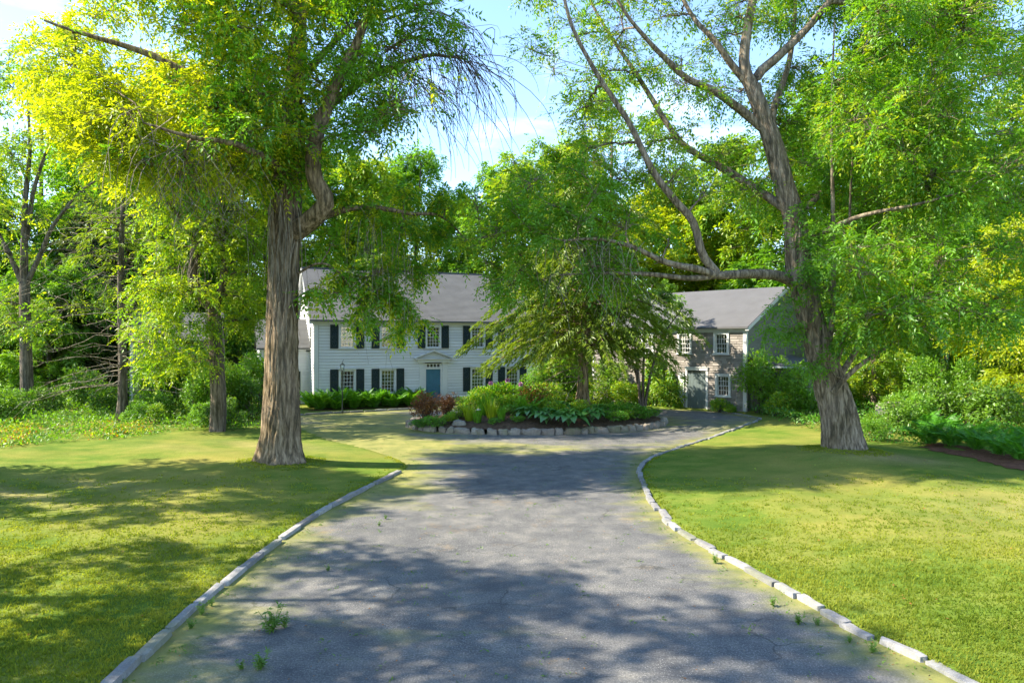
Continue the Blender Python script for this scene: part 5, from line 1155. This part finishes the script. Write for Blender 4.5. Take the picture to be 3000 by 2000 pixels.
# barn-side planting: ivy, shrubs
r = np.random.default_rng(8); b = Buf(); N = 7500
u = r.uniform(xr - 7.0, xr - 4.0, N); hh = 3.9 * np.clip(1 - ((u - (xr - 5.6)) / 1.75) ** 2, 0.15, 1); hh *= 0.72 + 0.28 * np.sin(u * 5.1) * np.sin(u * 2.3 + 1); hh = np.where(u > xr - 4.5, hh * np.clip((xr - 4.0 - u) * 2, .3, 1), hh); z = hh * r.random(N) ** .8 * r.uniform(.8, 1.15, N); dep = np.abs(r.normal(0, .22, N)) * (1.2 - z / 5)
e1 = np.array([.718, -.696, 0]); e2 = np.array([.696, .718, 0]); o0 = np.array([13.44 - .718 * BL, 39.2 + .696 * BL, 0])
pos = o0 + e1 * u[:, None] - e2 * (0.06 + dep)[:, None] + np.array([0, 0, 1]) * z[:, None]
ll = r.uniform(.1, .2, N); b.quads(leaf_quads(pos, -e2 * .5 + r.normal(0, .6, (N, 3)) + np.array([0, 0, -.5]), -e2 + r.normal(0, .5, (N, 3)), ll, ll * .7), (r.random(N) < .4).astype(int))
o = tag(b.build('ivy', [M['leaf_green'], M['leaf_yellow']]), 'mound of ivy climbing the barn wall left of the grey door', 'climbing plant')
for k, px, py, s, lab, nm in (('light', 1960, 1193, 1.25, 'yellow-green bush under the ivy left of the barn door', 'shrub'), ('light', 1905, 1190, 1.1, 'light green bush behind the small many-stemmed tree', 'shrub'), ('light', 1835, 1188, 1.0, 'light bush between the small tree and the hemlock trunk', 'shrub'),
    ('fresh', 2108, 1207, .95, 'small yellow-green bush under the lower barn window', 'shrub'), ('fresh', 2140, 1211, .6, 'small dry plant at the barn corner', 'shrub'), ('tall', 2225, 1213, 1.12, 'spreading leafy bush hiding the right corner of the barn', 'shrub'), ('tall', 2305, 1212, 1.0, 'tall shady bush between barn and leaning tree', 'shrub'), ('tall', 2330, 1222, .9, 'leafy bush in front of the lean-to beside the leaning trunk', 'shrub'), ('light', 2270, 1222, 1.0, 'bright bush at the lawn edge in front of the lean-to', 'shrub'), ('green', 2385, 1225, 1.1, 'green bush touching the left side of the leaning trunk', 'shrub'), ('tall', 2375, 1206, .95, 'tall bush directly left of the leaning trunk', 'shrub'),
    ('light', 1750, 1190, 1.2, 'yellow-green bush left of the barn seen behind the hemlock trunk', 'shrub'), ('light', 1600, 1196, 1.15, 'yellow-green bush by the right corner of the white house', 'shrub'), ('green', 1680, 1187, 1.4, 'green bush between house and barn', 'shrub'), ('green', 1480, 1192, .9, 'green bush under the right-hand windows of the house', 'shrub'), ('tall', 1650, 1188, 1.15, 'tall bright bush between the house corner and the hemlock trunk', 'shrub'), ('tall', 1790, 1187, 1.0, 'tall bush against the barn wall right of the hemlock trunk', 'shrub'), ('light', 1845, 1200, 1.2, 'light bush just left of the small many-stemmed tree', 'shrub'), ('tall', 1575, 1189, .85, 'tall bush hiding the right end of the house', 'shrub'), ('green', 1410, 1194, .8, 'green bush right of the front door', 'shrub'), ('green', 1545, 1190, 1.0, 'green bush under the rightmost house window', 'shrub')):
    x, y = at(px, py); shrub(k, x, y, s, lab, nm, 'bushes round the house and barn', z=0.0)
# wood-edge shrubs left and right
for k, px, py, s, lab in (('tall', 455, 1226, 1.1, 'tall bush right of the bare conifer, hiding the outbuilding wall'), ('tall', 545, 1216, 1.25, 'tallest bush in front of the outbuilding window'), ('light', 470, 1250, .7, 'light leafy shrub low in front of the outbuilding'), ('dark', 640, 1262, .75, 'shrub hugging the foot of the forked tree'), ('tall', 590, 1240, .85, 'bush just left of the forked trunk'), ('dark', 560, 1232, 1.0, 'dark shrub left of the forked tree foot'), ('tall', 500, 1222, 1.0, 'tall twiggy bush in front of the outbuilding'), ('green', 440, 1236, 1.0, 'green shrub in front of the outbuilding corner'), ('tall', 690, 1228, .9, 'tall bush right of the forked tree foot'), ('dark', 740, 1224, 1.2, 'dark green bush left of the big trunk'), ('green', 600, 1250, .8, 'low shrub in front of the forked tree'), ('dark', 680, 1245, .8, 'low dark shrub between forked tree and big trunk'), ('tall', 610, 1205, 1.1, 'tall bush behind the forked tree'), ('tall', 760, 1208, 1.05, 'tall bush beside the left wing of the house'),
    ('dark', 210, 1205, 1.5, 'dark shrub between far left trunk and bare conifer'), ('dark', 290, 1215, 1.1, 'dark shrub left of the bare conifer foot'), ('dark', 150, 1225, 1.0, 'low dark shrub right of the far left trunk'), ('green', 20, 1235, 1.1, 'green shrub at the left edge by the far left trunk'), ('dark', -40, 1260, 1.2, 'bushy shrub cut by the left edge'), ('green', 400, 1248, .7, 'low leafy shrub at the lawn edge right of the bare conifer'),
    ('dark', 2600, 1275, 1.0, 'dark shrub right behind the leaning trunk'), ('green', 2660, 1260, 1.1, 'green shrub behind the left end of the fern patch'), ('dark', 2740, 1258, 1.2, 'dark shrub behind the fern patch, left'), ('dark', 2830, 1262, 1.25, 'dark shrub behind the fern patch, middle'), ('dark', 2930, 1268, 1.3, 'dark shrub behind the fern patch, right'), ('tall', 2720, 1225, 1.0, 'tall bush in the right wood behind the shrubs'), ('tall', 2850, 1230, 1.0, 'tall bush in the right wood near the edge of the photo'), ('light', 2600, 1205, 1.3, 'sunlit yellow-green bush behind the boulder'), ('light', 2520, 1200, 1.2, 'sunlit bush seen right of the leaning trunk'), ('tall', 2970, 1240, 1.1, 'tall bush at the right edge under the golden tree'), ('green', 2560, 1300, .6, 'low green plant at the right foot of the leaning tree'), ('light', 2660, 1215, 1.0, 'pale bush behind the boulder, right side')):
    x, y = at(px, py); shrub(k, x, y, s, lab, 'shrub', 'shrubs along the wood edge')

# ------------------------------------------------------------------ lamp post by the house
x, y = at(1003, 1212); o = thing('lamp_post', (x, y, 0.05), 'slim black lamp post with a glass lantern in front of the left windows', 'lamp post')
b = Buf(); b.tube(np.array([(0, 0, 0), (0, 0, .1), (0, 0, .12), (0, 0, 1.2), (0, 0, 2.4)]), [.07, .07, .035, .03, .028], 10); b.build('post', M['iron_black'], o, False)
b = Buf()
for sx in (-1, 1):
    for sy in (-1, 1): b.tube(np.array([(sx * .07, sy * .07, 2.4), (sx * .105, sy * .105, 2.72)]), [.009, .009], 4)
b.box(-.09, .09, -.09, .09, 2.385, 2.4); b.add([(-.13, -.13, 2.72), (.13, -.13, 2.72), (.13, .13, 2.72), (-.13, .13, 2.72), (0, 0, 2.86)], [(3, 2, 1, 0)], [(0, 1, 4), (1, 2, 4), (2, 3, 4), (3, 0, 4)]); b.tube(np.array([(0, 0, 2.84), (0, 0, 2.92), (0.03, 0, 2.97), (.07, 0, 2.95), (.06, 0, 3.05)]), [.012, .012, .012, .012, .004], 6)
b.build('lantern_frame', M['iron_black'], o)
b = Buf(); b.add([(-.065, -.065, 2.401), (.065, -.065, 2.401), (.065, .065, 2.401), (-.065, .065, 2.401), (-.098, -.098, 2.718), (.098, -.098, 2.718), (.098, .098, 2.718), (-.098, .098, 2.718)], [(0, 1, 5, 4), (1, 2, 6, 5), (2, 3, 7, 6), (3, 0, 4, 7)]); b.build('lantern_glass', M['window_glass'], o)
b = Buf(); b.tube(np.array([(0, 0, 2.4), (0, 0, 2.58)]), [.02, .02], 8); b.build('candle_tube', M['paint_trim'], o)

# ------------------------------------------------------------------ uncountable low growth
def scatter(n, xr_, yr_, r, mask=None):
    x = r.uniform(*xr_, n); y = r.uniform(*yr_, n); k = np.ones(n, bool) if mask is None else mask(x, y); return x[k], y[k]
r = np.random.default_rng(21)
# lawn grass blades: short, thinning out with distance
xx, yy = [], []
for (y0, y1, dens) in ((7.6, 10, 260), (10, 12, 170), (12, 13.5, 110), (13.5, 15, 60), (15, 17, 28), (17, 20, 10)):
    w = 0.78 * y1 + 0.6; n = int(2 * w * (y1 - y0) * dens); x, y = scatter(n, (-w, w), (y0, y1), r); xx.append(x); yy.append(y)
for (tx, ty) in (TREE_A, TREE_B): a_ = r.uniform(0, 6.28, 420); q_ = r.uniform(.75, 1.5, 420); xx.append(tx + np.cos(a_) * q_); yy.append(ty + np.sin(a_) * q_)
for ln_ in (right_s, left_s):
    l2 = ln_[(ln_[:, 1] > 7) & (ln_[:, 1] < 24)]; k_ = r.integers(0, len(l2), 900); xx.append(l2[k_, 0] + r.normal(0, .2, 900)); yy.append(l2[k_, 1] + r.normal(0, .1, 900))
xx, yy = np.concatenate(xx), np.concatenate(yy)
inn = inside(drive_poly, xx, yy); ds = dist_poly(drive_poly, xx, yy); k = (~inn) & (ds > 0.11); xx, yy, ds = xx[k], yy[k], ds[k]
n = len(xx); m = 7
bx = np.repeat(xx, m) + r.normal(0, .05, n * m); by = np.repeat(yy, m) + r.normal(0, .05, n * m); bz = ground(bx, by) - .005
h = r.uniform(.02, .055, n * m) * np.repeat(1 + .8 * (r.random(n) < .06), m); a = r.uniform(0, 6.28, n * m); w = .006 + .0006 * by; lean = r.normal(0, .45, (n * m, 2)) * h[:, None]
p = np.c_[bx, by, bz]; s = np.c_[np.cos(a) * w, np.sin(a) * w, 0 * a]
b = Buf(); b.tris(np.stack([p - s, p + s, p + np.c_[lean, h]], 1)); tag(b.build('lawn_grass', M['grass_blade']), kind='stuff')
print('grass tris', n * m)
# rank weeds and flowers along the wood edge, left; undergrowth on the right
def growth(name, pts, hgt, mats, wide, r, L=.14, mi=None):
    x, y = pts; n = len(x); mm = 6; bx = np.repeat(x, mm) + r.normal(0, .14, n * mm); by = np.repeat(y, mm) + r.normal(0, .14, n * mm)
    hh = np.repeat(hgt(x, y), mm) * r.random(n * mm) ** .7; p = np.c_[bx, by, ground(bx, by) + hh]; ll = L * r.uniform(.6, 1.4, n * mm)
    b = Buf(); b.quads(leaf_quads(p, r.normal(0, 1, (n * mm, 3)) + np.array([0, 0, .5]), np.array([0, 0, 1.0]) + r.normal(0, .5, (n * mm, 3)), ll, ll * wide), (r.random(n * mm) < (mi or 0)).astype(int)); return tag(b.build(name, [M[q_] for q_ in mats]), kind='stuff')
edge = lambda x, y: y > np.interp(x, [-26, -20, -15.5, -13.8, -12.5, -10], [24, 24.5, 28.5, 30, 31.5, 33.5]) + .5 * np.sin(x * 2.1)
pts = scatter(6500, (-34, -11.5), (23.5, 46), r, lambda x, y: edge(x, y) & ~((x > -13.5) & (y > 36)))
growth('undergrowth', pts, lambda x, y: .15 + .35 * np.clip((y - np.interp(x, [-26, -15.5, -10], [24, 28.5, 33.5])) / 4, 0, 1) + .1 * np.sin(x * 1.7), ['leaf_dark', 'leaf_green'], .45, r, mi=.4)
pts = scatter(900, (-23, -14), (24, 31.5), r, lambda x, y: edge(x, y) & (np.sin(x * 1.3 + y * .8) > -.2))
growth('yellow_weeds', pts, lambda x, y: .35 + .15 * np.sin(x * 3), ['leaf_yellow', 'petal_orange'], .5, r, .085, .35)
pts = scatter(5200, (13.2, 34), (22.5, 46), r, lambda x, y: y > np.interp(x, [13, 14.5, 16, 18, 22, 34], [27.5, 26.5, 25.6, 24.6, 23.6, 22]) + .4 * np.sin(x * 2))
growth('undergrowth', pts, lambda x, y: .25 + .3 * np.clip((y - 25) / 4, 0, 1) + .1 * np.sin(x * 2), ['leaf_dark', 'leaf_fern_deep'], .45, r, mi=.4)
# weeds rooted in the driveway: single plants where they can be told apart
def weed(seed, n, h):
    r = np.random.default_rng(seed); b = Buf(); k = 9; a = r.uniform(0, 6.28, k); e = np.c_[np.cos(a) * r.uniform(.03, .6, k), np.sin(a) * r.uniform(.03, .6, k), r.uniform(.5, 1.15, k)] * h
    t = np.linspace(0, 1, 4)[None, :, None]; b.tubes(e[:, None] * t, np.full((k, 4), .0025), 3)
    j = r.integers(0, k, n); tt = r.uniform(.1, 1, (n, 1)); p = e[j] * tt; d = r.normal(0, 1, (n, 3)) * (1, 1, .5) + (0, 0, .35); L = h * .3 * r.uniform(.5, 1.2, n)
    b.quads(leaf_quads(p, d, np.array([0, 0, 1.0]) + r.normal(0, .4, (n, 3)), L, L * .3, .2)); return b.mesh('leaves', M['weed_green'])
WM = [weed(i, 150, .2) for i in range(3)]
for px, py, s, lab in ((800, 1850, 1.7, 'largest bushy green weed growing through the asphalt on the left'), (835, 1838, .9, 'small weed beside the largest one on the drive'), (765, 1960, 1.1, 'spindly weed near the bottom edge of the drive, left'), (590, 1800, .8, 'weed at the foot of the left kerb'), (705, 1960, .6, 'small weed left of the spindly one'), (560, 1840, .7, 'tuft in the joint of the left kerb, lower one'), (620, 1775, .6, 'tuft in the joint of the left kerb, upper one'), (960, 1672, .5, 'small weed in the middle left of the drive'), (2265, 1775, .7, 'weed beside the right kerb, upper one'), (2340, 1828, .8, 'weed beside the right kerb, middle one'), (2395, 1832, .6, 'weed touching the right kerb'), (2555, 1912, .8, 'dark weed beside the right kerb, lowest one'), (2490, 1880, .5, 'small weed near the lowest one by the right kerb'), (1130, 1520, .5, 'tiny weed far up the left side of the drive'), (1110, 1540, .5, 'tiny weed left of the far one'), (2095, 1650, .8, 'tuft at the pale part of the right kerb')):
    x, y = G(px, py); o = thing('weed', (x, y, 0), lab, 'weed', 'weeds in the driveway', random.uniform(0, 6)); o.scale = (s,) * 3; link('leaves', random.choice(WM), o)
# moss tufts, leaf litter and grit on the drive: nobody could count them
r = np.random.default_rng(33); x, y = scatter(2600, (-5.5, 6), (7.5, 30), r, lambda x, y: inside(drive_poly, x, y)); ds = dist_poly(drive_poly, x, y); k = (ds < .5) | (r.random(len(x)) < .16); x, y = x[k], y[k]; n = len(x)
b = Buf(); mm = 5; p = np.c_[np.repeat(x, mm) + r.normal(0, .05, n * mm), np.repeat(y, mm) + r.normal(0, .05, n * mm), np.full(n * mm, .004)]; ll = r.uniform(.025, .075, n * mm)
b.quads(leaf_quads(p, np.c_[r.normal(0, 1, (n * mm, 2)), r.uniform(.1, .9, n * mm)], np.array([0, 0, 1.0]) + r.normal(0, .2, (n * mm, 3)), ll, ll * .3)); tag(b.build('driveway_grass', M['weed_green']), kind='stuff')
r = np.random.default_rng(35); x, y = scatter(1500, (-16, 16), (7.5, 24), r, lambda x, y: ~inside(drive_poly, x, y) & (dist_poly(drive_poly, x, y) > .3)); n = len(x); ll = r.uniform(.03, .07, n)
b = Buf(); b.quads(leaf_quads(np.c_[x, y, ground(x, y) + .035], np.c_[r.normal(0, 1, (n, 2)), 0 * x + .08], np.array([0, 0, 1.0]) + r.normal(0, .3, (n, 3)), ll, ll * .5), (r.random(n) < .4).astype(int)); tag(b.build('leaf_litter', [M['leaf_copper'], M['leaf_yellow']]), kind='stuff')
r = np.random.default_rng(34); x, y = scatter(900, (-5.5, 6), (7.5, 26), r, lambda x, y: inside(drive_poly, x, y)); x2, y2 = scatter(7000, (-5.5, 6), (7.5, 26), r, lambda x, y: inside(drive_poly, x, y)); k2 = r.random(len(x2)) < .75 * np.exp(-dist_poly(drive_poly, x2, y2) / .22); x, y = np.r_[x, x2[k2]], np.r_[y, y2[k2]]; n = len(x); ll = r.uniform(.02, .05, n)
b = Buf(); b.quads(leaf_quads(np.c_[x, y, np.full(n, .006)], np.c_[r.normal(0, 1, (n, 2)), 0 * x + .08], np.array([0, 0, 1.0]) + r.normal(0, .15, (n, 3)), ll, ll * .5), (r.random(n) < .5).astype(int)); tag(b.build('leaf_litter', [M['leaf_copper'], M['twig_pale']]), kind='stuff')
tot = sum(len(m.polygons) for m in {o.data for o in scene.objects if o.type == 'MESH'})
print('objects', len(scene.objects), 'unique polys', tot)
